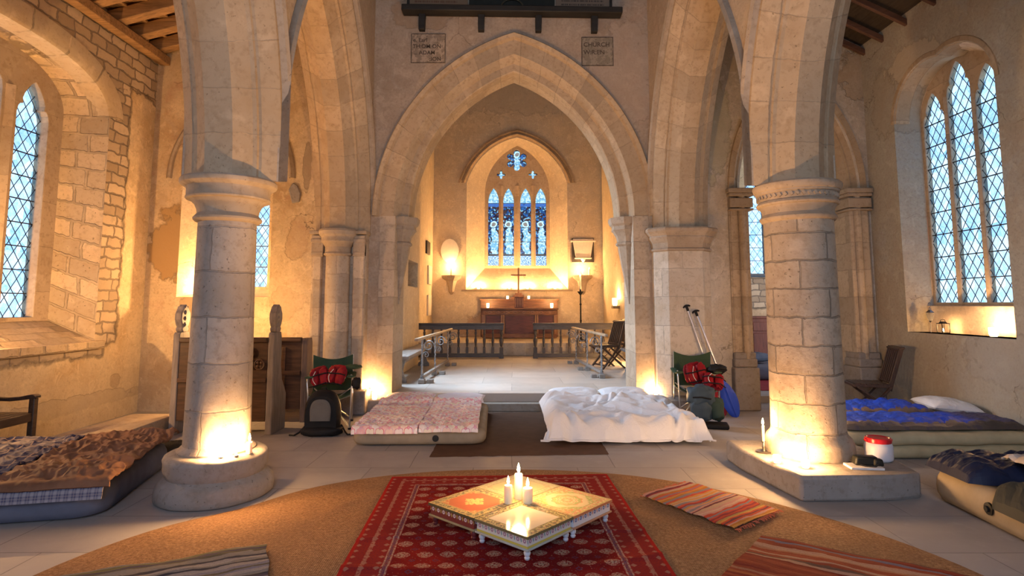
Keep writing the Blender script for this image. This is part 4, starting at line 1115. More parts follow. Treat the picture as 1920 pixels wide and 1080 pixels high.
BROWN = cloth('brown quilt', (.19, .095, .055), ro=.75, var=.25)
CHECK = check('blue check', (.27, .235, .22), (.045, .045, .09), (.36, .26, .19), 4.2)
CHECKL = check('check lining', (.30, .28, .31), (.10, .10, .16), (.40, .34, .32), 22.)
def bz(sd, amp=1.):
    def f(x, y):
        k = 1 - .75 * max(sstep(.62, .74, abs(y)), 0)
        h = .024 + .026 * fbm(x * 3.2 + sd, y * 3.2, sd) + .024 * ridge(x * 3 + y * 3.5 + sd, y * 3 - x * 2, sd) + .022 * ridge(x * 7 + sd, y * 6 + x * 4, sd + 2) + .012 * ridge(x * 17, y * 13 + x * 5, sd)
        return max(h * amp * k + .018 * (1 - k), .004)
    return f
def hump(f): return lambda x, y: f(x, y) + .03 * math.exp(-((y - .62) / .13) ** 2) * sstep(-.3, .3, x)
t = thing('sleeping_bag', 'brown quilted sleeping bag thrown open on the near bed by the round column', 'sleeping bag', (*L3(-.31, .735), .0), RZ3)
drape((-.36, .37), (-.83, .70), (-2, .33), (-.755, 2), .272, .06, hump(bz(2)), 90, 130, .05).build('quilted_shell', BROWN, t, sharp=None, solid=.018)
drape((-.38, .33), (-.87, -.66), (-2, .33), (-.745, 2), .252, .055, bz(2, .12), 50, 20, .05).build('check_lining', CHECKL, t, sharp=None, solid=.012)
t = thing('sleeping_bag', 'blue and cream checked sleeping bag spread on the near bed beside the wooden bench', 'sleeping bag', (*L3(-1.12, .735), .0), RZ3)
drape((-.57, .42), (-.84, .68), (-.66, 2), (-.755, 2), .272, .06, bz(9, .9), 110, 120, .05).build('quilted_shell', CHECK, t, sharp=None, solid=.018)
DKG = cloth('dark olive nylon', (.035, .034, .03), ro=.6)
o = pillow(.42, .3, .17, 3).build('stuff_sack', DKG, sharp=None, loc=(*L3(-.12, 1.68), .01), rz=RZ3 + .3); tag(o, 'small dark stuff sack on the floor at the head of the brown sleeping bag', 'bag')

# back right bed
b = thing('air_bed', 'cream air bed under two blue sleeping bags', 'air bed', (4.2, 6.6, 0), R(1)); air_bed(1.95, 1.48, .25, TAN2, b, tiers=2, r=.12, seed=13)
def bluebag(name, edge):
    t = NT(name); U, V = t.sep(t.uv())[:2]; n = t.noise(t.uv(), 14, 4)
    k = t.step(t.math('MULTIPLY_ADD', t.math('SUBTRACT', n, .5), .2, V), edge, edge - .02)
    c = t.mix(k, (.012, .06, .55), (.15, .11, .085))
    c = t.mix(t.math('MULTIPLY', t.step(n, .5, .62), .35), c, (.02, .03, .12)); c = t.mix(t.math('MULTIPLY', t.step(U, 1.25, 1.5), .85), c, (.07, .055, .05))
    t.col(c).set(Roughness=.55, Specular_IOR_Level=.35); t.bump(t.noise(t.uv(), 40, 3), .3, .006); return t.m
o = puff_bag(1.85, .68, .095, 9, 3, lump=.3).build('sleeping_bag', bluebag('blue shell near', .10), sharp=None, loc=(3.28, 6.25, .262), rz=R(1)); tag(o, 'bright blue sleeping bag along the front edge of the cream air bed', 'sleeping bag')
o = puff_bag(1.45, .62, .125, 8, 8, lump=.3).build('sleeping_bag', bluebag('blue shell far', .07), sharp=None, loc=(3.28, 6.93, .262), rz=R(1)); tag(o, 'bright blue sleeping bag at the back of the bed, its head by the white pillow', 'sleeping bag')
o = pillow(.50, .62, .17, 12).build('pillow', WHITE, sharp=None, loc=(5.02, 6.95, .262), rz=R(-12)); o.rotation_euler.y = R(4); tag(o, 'white pillow on the bed with blue sleeping bags', 'pillow')

# front right bed
b = thing('air_bed', 'tan air bed beside the stone block under navy and grey sleeping bags', 'air bed', (4.0, 3.78, 0), R(-4)); air_bed(1.6, 1.9, .24, TAN, b, r=.16, seed=17)
MB().lathe([(.042, 0), (.04, .014), (.02, .016), (.018, .03), (0, .03)], 16, Matrix.Translation((-.797, .28, .125)) @ Matrix.Rotation(R(-90), 4, 'Y')).build('valve', VALVE, b)
NAVY = cloth('navy nylon', (.018, .022, .05), ro=.5); CHAR = cloth('charcoal nylon', (.022, .026, .026), ro=.6)
o = puff_bag(1.7, .58, .15, 6, 21, lump=.25).build('sleeping_bag', NAVY, sharp=None, loc=(3.2, 4.48, .25), rz=R(-4)); tag(o, 'navy sleeping bag on the tan bed beside the stone block', 'sleeping bag')
o = puff_bag(1.6, .90, .13, 5, 27, lump=.25, droop=.09).build('sleeping_bag', CHAR, sharp=None, loc=(3.12, 3.63, .25), rz=R(-4)); tag(o, 'charcoal sleeping bag on the tan bed at the right edge of the photo', 'sleeping bag')
o = drape((-.25, .35), (-.16, .16), (-.2, .3), (-.1, .1), .05, .05, lambda x, y: .02 * fbm(x * 9, y * 9) + .02 * ridge(x * 6, y * 9), 40, 26, .0).build('towel', cloth('pale towel', (.55, .5, .47)), sharp=None, solid=.008, loc=(3.72, 4.14, .385), rz=R(-8)); tag(o, 'pale crumpled towel between the navy and charcoal sleeping bags', 'towel')
# ------------------------------------------------------------------ painted low tables
def table_top_mat(name, field, border, motif, mode, accent, gold=(.50, .42, .16), ro=.3):
    t = NT(name); U, V = t.sep(t.uv())[:2]; o = t.uv()
    ax = t.math('ABSOLUTE', U); ay = t.math('ABSOLUTE', V); mx = t.math('MAXIMUM', ax, ay)
    r = t.math('SQRT', t.math('ADD', t.math('MULTIPLY', U, U), t.math('MULTIPLY', V, V)))
    th = t.math('ARCTAN2', V, U)
    sp = t.noise(o, 48, 3, .7); nz = t.noise(o, 9, 4)
    c = t.mix(t.math('MULTIPLY', t.step(nz, .4, .7), .25), field, tuple(x * .75 for x in field))
    if mode == 'rosette':
        pr = t.math('MULTIPLY_ADD', t.math('ABSOLUTE', t.math('COSINE', t.math('MULTIPLY', th, 2.))), .035, .042)
        pr = t.math('MULTIPLY_ADD', t.math('COSINE', t.math('MULTIPLY', th, 12.)), .006, pr)
        c = t.mix(t.math('MULTIPLY', t.step(t.math('SUBTRACT', r, pr), .003, -.003), t.step(sp, .35, .5)), c, motif)
        cr = t.math('ADD', t.math('SUBTRACT', .142, ax), t.math('SUBTRACT', .142, ay))
        c = t.mix(t.math('MULTIPLY', t.step(cr, .05, .038), t.step(sp, .44, .54)), c, accent)
    elif mode == 'mandala':
        for rr, w, cc in ((.10, .006, motif), (.062, .004, motif), (.085, .012, accent), (.03, .012, motif)):
            q = t.math('ADD', r, t.math('MULTIPLY', t.math('COSINE', t.math('MULTIPLY', th, 10.)), .006))
            k = t.step(t.math('ABSOLUTE', t.math('SUBTRACT', q, rr)), w, w * .6); c = t.mix(t.math('MULTIPLY', k, .85), c, cc)
        sk = t.math('MULTIPLY', t.step(t.math('COSINE', t.math('MULTIPLY', th, 8.)), .75, .85), t.step(r, .1, .095)); c = t.mix(t.math('MULTIPLY', sk, .6), c, accent)
        cr = t.math('ADD', t.math('SUBTRACT', .142, ax), t.math('SUBTRACT', .142, ay))
        c = t.mix(t.math('MULTIPLY', t.step(cr, .10, .08), t.step(sp, .4, .5)), c, accent); c = t.mix(t.math('MULTIPLY', t.step(cr, .05, .04), t.step(sp, .45, .55)), c, motif)
    else:
        cr = t.math('ADD', t.math('SUBTRACT', .16, ax), t.math('SUBTRACT', .16, ay))
        c = t.mix(t.math('MULTIPLY', t.step(cr, .07, .05), t.math('MULTIPLY', t.step(sp, .45, .55), .6 if mode == 'soft' else .0)), c, motif)
    bc = t.mix(t.step(sp, .46, .56), border, gold); bc = t.mix(t.math('MULTIPLY', t.step(t.noise(o, 45, 2), .58, .64), .8), bc, accent)
    c = t.mix(t.step(mx, .158, .161), c, bc)
    for a, b_ in ((.157, .163), (.206, .212)):
        k = t.math('MULTIPLY', t.step(mx, a - .001, a + .001), t.step(mx, b_ + .001, b_ - .001)); c = t.mix(k, c, accent if mode != 'plain' else (.30, .26, .12))
    t.col(c).set(Roughness=ro, Specular_IOR_Level=.5); return t.m
def apron_mat(name, base, flower, leaf, band=None):
    t = NT(name); U, V = t.sep(t.uv())[:2]
    fu = t.math('SUBTRACT', t.math('FRACT', t.math('MULTIPLY', U, 1 / .052)), .5); fv = t.math('MULTIPLY', t.math('SUBTRACT', V, .040), 1 / .052)
    r = t.math('SQRT', t.math('ADD', t.math('MULTIPLY', fu, fu), t.math('MULTIPLY', fv, fv)))
    c = t.mix(t.step(r, .26, .22), base, flower); c = t.mix(t.step(r, .10, .07), c, base)
    gu = t.math('SUBTRACT', t.math('FRACT', t.math('ADD', t.math('MULTIPLY', U, 1 / .052), .5)), .5); d = t.math('ADD', t.math('ABSOLUTE', t.math('MULTIPLY', gu, 2.2)), t.math('ABSOLUTE', t.math('ADD', fv, gu)))
    c = t.mix(t.step(d, .3, .24), c, leaf)
    if band: c = t.mix(t.step(V, .016, .014), c, band)
    t.col(c).set(Roughness=.45, Specular_IOR_Level=.4); return t.m
WOODRED = plain('maroon paint', (.12, .02, .022), .45); WOODWHT = plain('blue white paint', (.55, .55, .60), .45)
def low_table(cx, cy, rz, top, apron, legm, bead, label):
    t = thing('low_table', label, 'table', (cx, cy, .036), rz, 'painted low tables pushed together')
    h = .143; s = .437
    m = MB(); a = s / 2
    m.add([(-a, -a, h), (a, -a, h), (a, a, h), (-a, a, h)], [(0, 1, 2, 3)], [[(-a, -a), (a, -a), (a, a), (-a, a)]])
    m.add([(-a, -a, h - .016), (a, -a, h - .016), (a, a, h - .016), (-a, a, h - .016), (-a, -a, h), (a, -a, h), (a, a, h), (-a, a, h)], [(3, 2, 1, 0), (0, 1, 5, 4), (1, 2, 6, 5), (2, 3, 7, 6), (3, 0, 4, 7)], [[(.2, .2)] * 4] * 5)
    m.build('tabletop', top, t, sharp=30)
    m = MB(); b = a - .012
    for k in range(4):
        M = Matrix.Rotation(k * PI / 2, 4, 'Z')
        z0, z1 = .068, h - .016
        m.add([M @ Vector(p) for p in ((-b, -b, z0), (b, -b, z0), (b, -b, z1), (-b, -b, z1))], [(0, 1, 2, 3)], [[(0, 0), (2 * b, 0), (2 * b, z1 - z0), (0, z1 - z0)]])
    m.add([(-b, -b, .068), (b, -b, .068), (b, b, .068), (-b, b, .068)], [(3, 2, 1, 0)])
    m.build('apron', apron, t, sharp=30)
    m = MB(); m.box((0, 0, .064), (2 * a - .004, 2 * a - .004, .012)); m.build('bead', bead, t, bevel=.003)
    for sx_ in (-1, 1):
        for sy_ in (-1, 1):
            MB().lathe([(.012, 0), (.015, .003), (.017, .012), (.013, .018), (.019, .030), (.021, .040), (.016, .050), (.020, .054), (.020, .060)], 14, Matrix.Translation((sx_ * (a - .035), sy_ * (a - .035), 0))).build('leg', legm, t, sharp=40)
    return t
TA = R(-42.3); ex = Vector((math.cos(TA), math.sin(TA))); ey = Vector((-ex.y, ex.x)); TC = Vector((.06, 4.11))
def tpos(i, j): p = TC + ex * (.221 * i) + ey * (.221 * j); return p.x, p.y
GOLD = (.50, .42, .18)
low_table(*tpos(-1, -1), TA, table_top_mat('red table top', (.52, .10, .035), (.09, .08, .04), (.62, .50, .16), 'rosette', (.60, .40, .14), GOLD), apron_mat('red apron', (.16, .025, .025), (.55, .48, .50), (.42, .34, .10)), WOODRED, plain('dull gold bead', (.30, .24, .13), .5), 'low table with a red painted top and maroon legs')
low_table(*tpos(1, -1), TA, table_top_mat('cream table top', (.62, .54, .40), (.16, .14, .07), (.3, .2, .1), 'plain', (.45, .22, .14), GOLD, .12), apron_mat('pale apron', (.55, .55, .52), (.30, .16, .24), (.12, .22, .28), (.48, .40, .08)), WOODWHT, plain('grey green bead', (.36, .38, .36), .5), 'low table with a glossy plain cream top, nearest the camera')
low_table(*tpos(1, 1), TA, table_top_mat('mandala table top', (.66, .55, .32), (.55, .22, .10), (.62, .22, .08), 'mandala', (.30, .38, .10), (.64, .50, .26)), apron_mat('white blue apron', (.60, .60, .62), (.10, .14, .30), (.45, .14, .10)), WOODWHT, plain('rust bead', (.40, .20, .12), .5), 'low table with a cream top painted with an orange mandala')
low_table(*tpos(-1, 1), TA, table_top_mat('olive table top', (.52, .44, .20), (.42, .37, .18), (.45, .18, .10), 'soft', (.30, .26, .10), (.5, .45, .25)), apron_mat('olive apron', (.4, .36, .2), (.5, .2, .12), (.2, .26, .12)), WOODWHT, plain('olive bead', (.34, .30, .16), .5), 'low table with a faded olive yellow top, farthest of the four')

# ------------------------------------------------------------------ candles
WAX = NT('candle wax'); WAX.col((.86, .78, .60)).set(Roughness=.5, Subsurface_Weight=.3, Subsurface_Radius=(.02, .012, .006), Subsurface_Scale=1.); WAX = WAX.m
WICK = plain('wick', (.02, .015, .01), .9)
FLAME = glow('flame', (1., .72, .34), 45)
TINY = glow('lit wax', (1., .62, .28), 6)
def candle(x, y, z, r, h, label, group=None, fl=1., name='candle', lit=None, mat=None, lr=.02):
    t = thing(name, label, 'candle', (x, y, z), group=group)
    MB().lathe([(r * .97, 0), (r, .004), (r, h - .006), (r * .9, h), (r * .6, h - .004), (0, h - .005)], 20, wob=wobble(.03, x * 7)).build('wax_body', mat or WAX, t, sharp=40)
    MB().tube([(0, 0, h - .006), (.001, 0, h + .008)], .0012, 5).build('wick', WICK, t)
    f = fl
    MB().lathe([(.001, h + .004), (.006 * f, h + .012 * f), (.008 * f, h + .02 * f), (.006 * f, h + .032 * f), (.002 * f, h + .046 * f), (0, h + .052 * f)], 10).build('flame', FLAME, t)
    if lit: lamp(x, y, z + h + .03 * f, lit, r=lr)
    return t
def tealight(x, y, z, label, group=None, lit=None, name='tealight'):
    t = thing(name, label, 'candle', (x, y, z), group=group)
    MB().lathe([(.019, 0), (.0195, .015), (.0185, .015), (.018, .011), (0, .011)], 18).build('metal_cup', STEEL, t, sharp=40)
    MB().lathe([(.001, .012), (.005, .018), (.007, .025), (.004, .037), (0, .05)], 8).build('flame', FLAME, t)
    if lit: lamp(x, y, z + .06, lit)
    return t
STEEL = plain('bright metal', (.6, .6, .62), .3, 1., .05)
TT = .036 + .143
candle(-.025, 4.065, TT, .027, .115, 'shortest pale pillar candle standing on the red table corner', fl=1.2)
candle(.045, 4.15, TT, .028, .165, 'tallest pillar candle in the middle of the low tables', fl=1.4)
lamp(.045, 4.15, TT + .24, E_TABLE, r=.05)
spot_up(.045, 4.15, TT + .27, E_UP)
candle(.105, 4.075, TT, .034, .095, 'thick pillar candle burning where the cream and mandala tables meet', fl=1.3)
# round base of the left column
candle(-2.045, 4.70, .345, .022, .085, 'pillar candle at the outer edge of the round column base', lit=E_COLL * .5, fl=1.3)
tealight(-2.19, 4.55, .343, 'tealight on the round column base, right against the shaft', lit=E_COLL)
tealight(-2.10, 4.60, .343, 'tealight on the round column base, between the shaft and the pillar candle')
# stone block of the right column
GLOBE = NT('frosted votive glass'); GLOBE.col((.9, .8, .62)).set(Roughness=.4, Transmission_Weight=.6, Emission_Color=(1, .7, .36, 1), Emission_Strength=2.2); GLOBE = GLOBE.m
def votive(x, y, z, label, r=.032, h=.06, lit=None, group=None, name='votive_candle'):
    t = thing(name, label, 'candle', (x, y, z), group=group)
    MB().lathe([(r * .75, 0), (r, h * .3), (r * 1.02, h), (r * .93, h), (r * .9, h * .35), (0, h * .2)], 20).build('glass', GLOBE, t, sharp=50)
    MB().lathe([(0, h * .3), (.006, h * .4), (.007, h * .5), (.003, h * .8), (0, h * .95)], 8).build('flame', FLAME, t)
    if lit: lamp(x, y, z + h + .02, lit)
    return t
votive(2.20, 5.02, .19, 'glowing votive on the square block, nearer the candlestick', lit=E_COLR)
votive(2.36, 4.87, .19, 'glowing votive on the front corner of the square block', lit=E_COLR)
PEWTER = plain('pewter', (.22, .20, .18), .35, .9)
t = thing('candlestick', 'short pewter chamber candlestick on the corner of the stone block', 'candlestick', (2.235, 5.36, .19))
MB().lathe([(.045, 0), (.066, .008), (.070, .016), (.064, .014), (.03, .010), (.014, .014), (.012, .03), (.016, .05), (.012, .055), (.011, .085), (.019, .09), (.019, .098), (.010, .098)], 24).build('dish', PEWTER, t, sharp=40)
MB().tube([(.06 + .03 * math.cos(a), .03 * math.sin(a) * .3, .03 + .022 * math.sin(a)) for a in [2 * PI * k / 14 for k in range(14)]], .004, 6, True).build('handle', PEWTER, t)
candle(2.235, 5.36, .288, .0115, .135, 'slim white taper in the pewter candlestick', fl=1.3, lit=E_COLR * .8)
# tub and case
TUBW = plain('white plastic', (.72, .70, .74), .35, 0, .05, spec=.5); TUBR = plain('red plastic', (.60, .02, .03), .3, 0, .1, spec=.5)
t = thing('storage_tub', 'white screw top tub with a red lid standing on the stone block', 'tub', (3.095, 5.10, .19))
MB().lathe([(.085, 0), (.104, .012), (.108, .03), (.108, .12), (.10, .145), (.09, .152), (.088, .16)], 36).build('body', TUBW, t, sharp=50)
MB().lathe([(.097, .150), (.100, .154), (.100, .183), (.094, .19), (.085, .189), (.08, .184), (0, .184)], 36, wob=lambda a, z: .012 * (math.sin(a * 12) > .2) if z > .14 else 0).build('lid', TUBR, t, sharp=30)
for s in (-1, 1): MB().box((s * .102, 0, .168), (.02, .04, .022)).build('lid_tab', TUBR, t, bevel=.004)
t = thing('notebook', 'white notebook lying on the stone block in front of the tub', 'notebook', (2.83, 4.875, .19), R(-6)); MB().box((0, 0, .009), (.25, .15, .018)).build('pages', plain('paper', (.72, .68, .66), .8), t, bevel=.002)
t = thing('camera_case', 'black padded case lying on the white notebook', 'case', (2.86, 4.90, .208), R(-8))
m = MB(); m.box((0, 0, .035), (.19, .10, .07), taper=.85); m.box((.08, -.03, .03), (.08, .07, .055), taper=.8); m.build('body', plain('black nylon', (.012, .013, .012), .5), t, bevel=.014)
MB().tube([(-.06, -.055, .01), (-.02, -.075, .004), (.04, -.085, .006), (.1, -.05, .03)], .006, 6).build('strap', plain('strap black', (.02, .02, .02), .7), t)
# foot of the chancel arch
struct(MB().box((-1.93, 8.41, .085), (.40, .18, .17)).build('pier_plinth', S_BASE, bevel=.02)); struct(MB().box((2.0, 8.42, .085), (.30, .16, .17)).build('pier_plinth', S_BASE, bevel=.02))
candle(-2.03, 8.40, .17, .020, .11, 'candle on the ledge at the foot of the left arch jamb, next to the jar', lit=E_JAML, fl=1.3)
t = votive(-1.92, 8.37, .172, 'small glass jar candle in a wire holder at the foot of the arch jamb', r=.036, h=.085, lit=E_JAML * .5)
MB().tube([(-.05, 0, .0), (-.052, .0, .05), (-.05, -.01, .11), (0, -.012, .12)], .003, 6).build('wire_holder', IRON, t)
votive(2.03, 8.38, .172, 'jar candle at the foot of the right arch jamb behind the white bed', r=.04, h=.09, lit=E_JAMR)
candle(2.09, 8.42, .172, .018, .16, 'candle beside the jar at the foot of the right arch jamb', fl=1.2)
# window sills
candle(-5.42, 5.46, 1.125, .03, .10, 'candle on the sill of the left aisle window', lit=E_WINL, fl=1.4)
candle(-5.42, 5.30, 1.125, .03, .06, 'short candle on the left aisle window sill by the photo edge', fl=1.4)
votive(-4.40, 8.66, 1.662, 'votive on the sill of the window behind the round column', lit=E_WINE)
t = thing('glass_goblet_lamp', 'clear glass lamp with a hook on a thin stem on the right window ledge', 'lantern', (5.40, 7.63, 1.135))
CLEAR = NT('clear glass'); CLEAR.col((.9, .93, .95)).set(Roughness=.05, Transmission_Weight=.9, IOR=1.3); CLEAR = CLEAR.m
MB().lathe([(.004, 0), (.004, .13), (.012, .14), (.02, .15)], 10).build('stem', STEEL, t, sharp=40)
MB().lathe([(.02, .15), (.04, .19), (.05, .25), (.046, .25), (.036, .19), (.016, .155)], 6).build('glass_bowl', CLEAR, t, sharp=30)
MB().lathe([(.052, .25), (.052, .256), (.03, .275), (.018, .29), (.018, .31), (.006, .32), (0, .32)], 6).build('metal_cap', PEWTER, t, sharp=30)
MB().tube([(0, 0, .32), (.012, 0, .34), (.02, 0, .36), (.01, 0, .385), (-.01, 0, .38), (-.014, 0, .365)], .003, 6).build('hook', PEWTER, t)
t = thing('lantern', 'squat black metal lantern with a lit tealight on the right window ledge', 'lantern', (5.42, 7.44, 1.135))
MB().box((0, 0, .006), (.10, .10, .012)).build('base', IRON, t, bevel=.003); m = MB(); m.box((0, 0, .122), (.10, .10, .010)); m.box((0, 0, .136), (.07, .07, .02), taper=.6); m.build('lid', IRON, t, bevel=.003)
for sx_ in (-1, 1):
    for sy_ in (-1, 1): MB().box((sx_ * .045, sy_ * .045, .065), (.008, .008, .11)).build('corner_post', IRON, t)
MB().tube([(-.03, 0, .145), (-.025, 0, .165), (0, 0, .172), (.025, 0, .165), (.03, 0, .145)], .003, 6).build('handle', IRON, t)
tealight(5.42, 7.44, 1.148, 'tealight inside the squat black lantern', lit=1.5)
votive(5.43, 6.68, 1.135, 'glowing jar candle on the right aisle window ledge', r=.045, h=.10, lit=E_WINR)
# ------------------------------------------------------------------ pews, bench, slab
PEW = wood('old pew oak', (.11, .06, .036), .55, 1, 'Z', .45); PEWG = wood('grey weathered oak', (.24, .20, .175), .7, 1, 'Z', .3); PEWX = wood('pew panel oak', (.08, .04, .022), .5, 1, 'X', .45)
def profile_board(pts, t, M, mb=None): return (mb or MB()).plate(pts, [], t, M)
def pew(x0, x1, y, label, h_end, finial=True, both=True, carved=False, depth=.42, rz=0, endmat=None):
    t = thing('pew', label, 'pew', (x0, y, 0), rz); w = x1 - x0
    # end panels: outline in (depth, z)
    ol = [(0, 0), (depth, 0), (depth, .42), (depth - .06, .50), (depth - .14, .60), (depth - .19, .78), (depth - .20, h_end - .05), (depth - .22, h_end), (.02, h_end), (0, h_end - .03)]
    xs = [w] + ([0] if both else [])
    for x in xs:
        e = MB().plate(ol, [], .075, frame((x, 0, 0), (0, 1, 0), (0, 0, 1), (1, 0, 0))).build('pew_end', endmat or PEWG, t, sharp=None, bevel=.010)
        if finial:
            f = MB(); c = (depth - .2) / 2
            fo = [(-.05, 0), (.05, 0), (.075, .04), (.05, .06), (.075, .09), (.10, .15), (.095, .22), (.06, .27), (.045, .31), (.03, .29), (0, .33), (-.03, .29), (-.045, .31), (-.06, .27), (-.095, .22), (-.10, .15), (-.075, .09), (-.05, .06), (-.075, .04)]
            f.plate([(a_ + c, b_ + h_end) for a_, b_ in fo], [], .085, frame((x + .005, 0, 0), (0, 1, 0), (0, 0, 1), (1, 0, 0)))
            for q in (.09, .16, .23): f.ball((x - .0375, c - .02, h_end + q), (.058, .05, .045), 10, 6)
            f.build('carved_finial', endmat or PEWG, e, sharp=None, bevel=.012)
    m = MB(); zt = min(h_end - .02, 1.08)
    m.box((w / 2 - .04, .03, zt / 2 + .08), (w - .08, .035, zt - .16)); m.build('back_panel', PEWX, t, bevel=.004)
    MB().box((w / 2 - .04, .02, zt), (w - .08, .075, .06)).build('top_rail', PEWX, t, bevel=.012)
    m = MB()
    for k in range(1, int(w / .27)): m.box((k * .27, .005, .55), (.05, .02, zt - .25))
    m.box((w / 2 - .04, .004, .62), (w - .08, .025, .05)); m.build('muntins', PEWX, t, bevel=.004)
    MB().box((w / 2 - .04, .21, .44), (w - .08, .36, .035)).build('seat', PEWX, t, bevel=.008)
    if carved:
        m = MB()
        for k in range(5):
            cx_ = w - .42 + (k % 3) * .13; cz_ = .80 + (k // 3) * .13
            m.tube([(cx_ + .055 * math.cos(a), -.012, cz_ + .055 * math.sin(a)) for a in [2 * PI * i / 16 for i in range(16)]], .010, 6, True)
            for i in range(4): m.ball((cx_ + .03 * math.cos(i * PI / 2 + .7), -.012, cz_ + .03 * math.sin(i * PI / 2 + .7)), (.02, .012, .02), 8, 5)
        m.build('carved_tracery', wood('pew carving oak', (.10, .052, .03), .5), t)
    return t
pew(-3.88, -2.77, 6.92, 'dark oak pew with tall grey ends and carved finials behind the round column', 1.17, carved=True)
pew(-3.75, -2.64, 7.66, 'smaller oak pew with a plain curved end behind the finialled pew', 1.06, finial=False, both=False, depth=.40, endmat=wood('brown pew end', (.15, .10, .075), .6, 1, 'Z', .4))
# stone slab
m = MB(); m.plate([(-.32, -.70), (.30, -.69), (.27, .68), (-.26, .70)], [], .19, Matrix.Translation((0, 0, .19)))
o = m.build('ledger_stone', S_MOULD, sharp=30, bevel=.02, loc=(-4.27, 6.53, 0), rz=R(2)); tag(o, 'long low grave slab of pale stone on the left aisle floor', 'slab')
# wooden bench by the left wall
BW = wood('dark bench oak', (.075, .045, .03), .45, 1, 'Y', .4, .5)
t = thing('bench', 'dark wooden bench with arms against the left wall under the window', 'bench', (-4.98, 5.20, 0), 0)
m = MB()
for k in range(5): m.box((-.17 + k * .088, 0, .415), (.078, 1.6, .022))
m.build('seat', BW, t, bevel=.004)
MB().box((.215, 0, .385), (.03, 1.5, .085)).build('seat_rail', BW, t, bevel=.006)
for y in (-.77, .77):
    MB().box((.215, y, .285), (.055, .055, .57)).build('leg', BW, t, bevel=.006)
    MB().bar((-.20, y, 0), (-.245, y, .92), .05, .05, up=(0, 1, 0)).build('leg', BW, t, bevel=.006)
    m = MB(); pts = [(-.23, .585), (-.16, .575), (-.05, .570), (.08, .58), (.17, .60), (.23, .605), (.262, .595), (.262, .57), (.22, .563), (.12, .55), (0, .538), (-.12, .542), (-.23, .55)]
    m.plate(pts, [], .065, frame((0, y + .0325, 0), (1, 0, 0), (0, 0, 1), (0, 1, 0))); m.build('armrest', BW, t, sharp=30, bevel=.006)
m = MB()
for z in (.52, .62, .72, .82): m.box((-.205 - (z - .5) * .06, 0, z), (.02, 1.5, .075))
m.build('backrest', BW, t, bevel=.004)
# folding slatted chairs
CW = wood('black brown chair wood', (.055, .032, .024), .4, 1, 'Z', .35, .5)
def folding_chair(name, loc, rz, label, group=None):
    t = thing(name, label, 'chair', loc, rz, group)   # faces +x
    m = MB()
    for k in range(6): m.box((.02 + k * .066, 0, .455 - .0), (.056, .44, .018))
    m.build('seat', CW, t, bevel=.004)
    m = MB(); m.box((.19, .215, .435), (.44, .025, .035)); m.box((.19, -.215, .435), (.44, .025, .035)); m.box((.40, 0, .435), (.03, .43, .035)); m.build('seat_frame', CW, t, bevel=.004)
    bk = MB(); a = R(17)
    def bp(s, y): return Vector((-.02 - s * math.sin(a), y, .40 + s * math.cos(a)))
    for y in (-.205, .205): bk.bar(bp(-.02, y), bp(.56, y), .05, .026, up=(0, 1, 0))
    bk.bar(bp(.545, -.23), bp(.545, .23), .026, .075, up=(-1, 0, .3)); bk.bar(bp(.09, -.2), bp(.09, .2), .022, .05, up=(-1, 0, .3))
    bk.build('back_frame', CW, t, bevel=.004)
    sl_ = MB()
    for k in range(5):
        y = -.132 + k * .066; sl_.bar(bp(.08, y), bp(.53, y), .05, .014, up=(0, 1, 0))
    sl_.build('back_slats', CW, t, bevel=.003)
    for y in (-.235, .235):
        MB().bar((-.16, y * .94, 0), (.36, y * .94, .43), .028, .05, up=(0, 1, 0)).build('leg', CW, t, bevel=.004)
        MB().bar((.36, y, 0), (-.03, y, .43), .028, .05, up=(0, 1, 0)).build('leg', CW, t, bevel=.004)
    MB().bar((.29, -.22, .07), (.29, .22, .07), .025, .035).build('stretcher', CW, t, bevel=.004)
    return t
fc = folding_chair('folding_chair', (4.93, 7.95, 0), R(165), 'dark slatted wooden folding chair against the right aisle wall')
dup(fc, (2.02, 11.95, .23), R(200), 'dark folding chair in the chancel behind the right handrail, nearer the rail end', 'folding chairs in the chancel')
dup(fc, (2.26, 12.55, .23), R(195), 'dark folding chair in the chancel standing just behind the first', 'folding chairs in the chancel')

# ------------------------------------------------------------------ chancel
RAIL = wood('blue black oak', (.075, .07, .075), .45, 1, 'X', .35, .5); RAILZ = wood('blue black turned oak', (.07, .062, .065), .45, 1, 'Z', .35, .5)
def altar_rail(x0, x1, y, n, label):
    t = thing('altar_rail', label, 'rail', ((x0 + x1) / 2, y, .23)); w = x1 - x0
    MB().box((0, 0, .80), (w, .12, .045)).build('handrail', RAIL, t, bevel=.012)
    MB().box((0, 0, .725), (w - .02, .05, .11)).build('top_rail', RAIL, t, bevel=.006)
    m = MB(); m.box((0, 0, .07), (w - .02, .10, .10)); m.build('bottom_rail', RAIL, t, bevel=.008)
    for k in range(n):
        x = -w / 2 + .06 + (w - .12) * k / (n - 1)
        end = k in (0, n - 1); s = 1.45 if end else 1.
        b = MB(); b.box((x, 0, .18), (.062 * s, .062 * s, .15))
        b.lathe([(.022, .24), (.032, .255), (.018, .275), (.024, .32), (.033, .38), (.036, .42), (.026, .47), (.016, .50), (.026, .515), (.018, .53), (.028, .57), (.03, .60), (.018, .635), (.028, .65), (.022, .67)], 12, Matrix.Translation((x, 0, 0)) @ Matrix.Diagonal((s, s, 1, 1)))
        b.box((x, 0, .69), (.058 * s, .058 * s, .05)); 
        if end: b.box((x, 0, .04), (.11, .13, .08))
        b.build('baluster', RAILZ, t, sharp=40)
    return t
altar_rail(-2.33, -.19, 14.0, 11, 'black oak altar rail with turned balusters, on the left of the gap')
altar_rail(.49, 2.62, 14.0, 11, 'black oak altar rail with turned balusters, on the right of the gap')
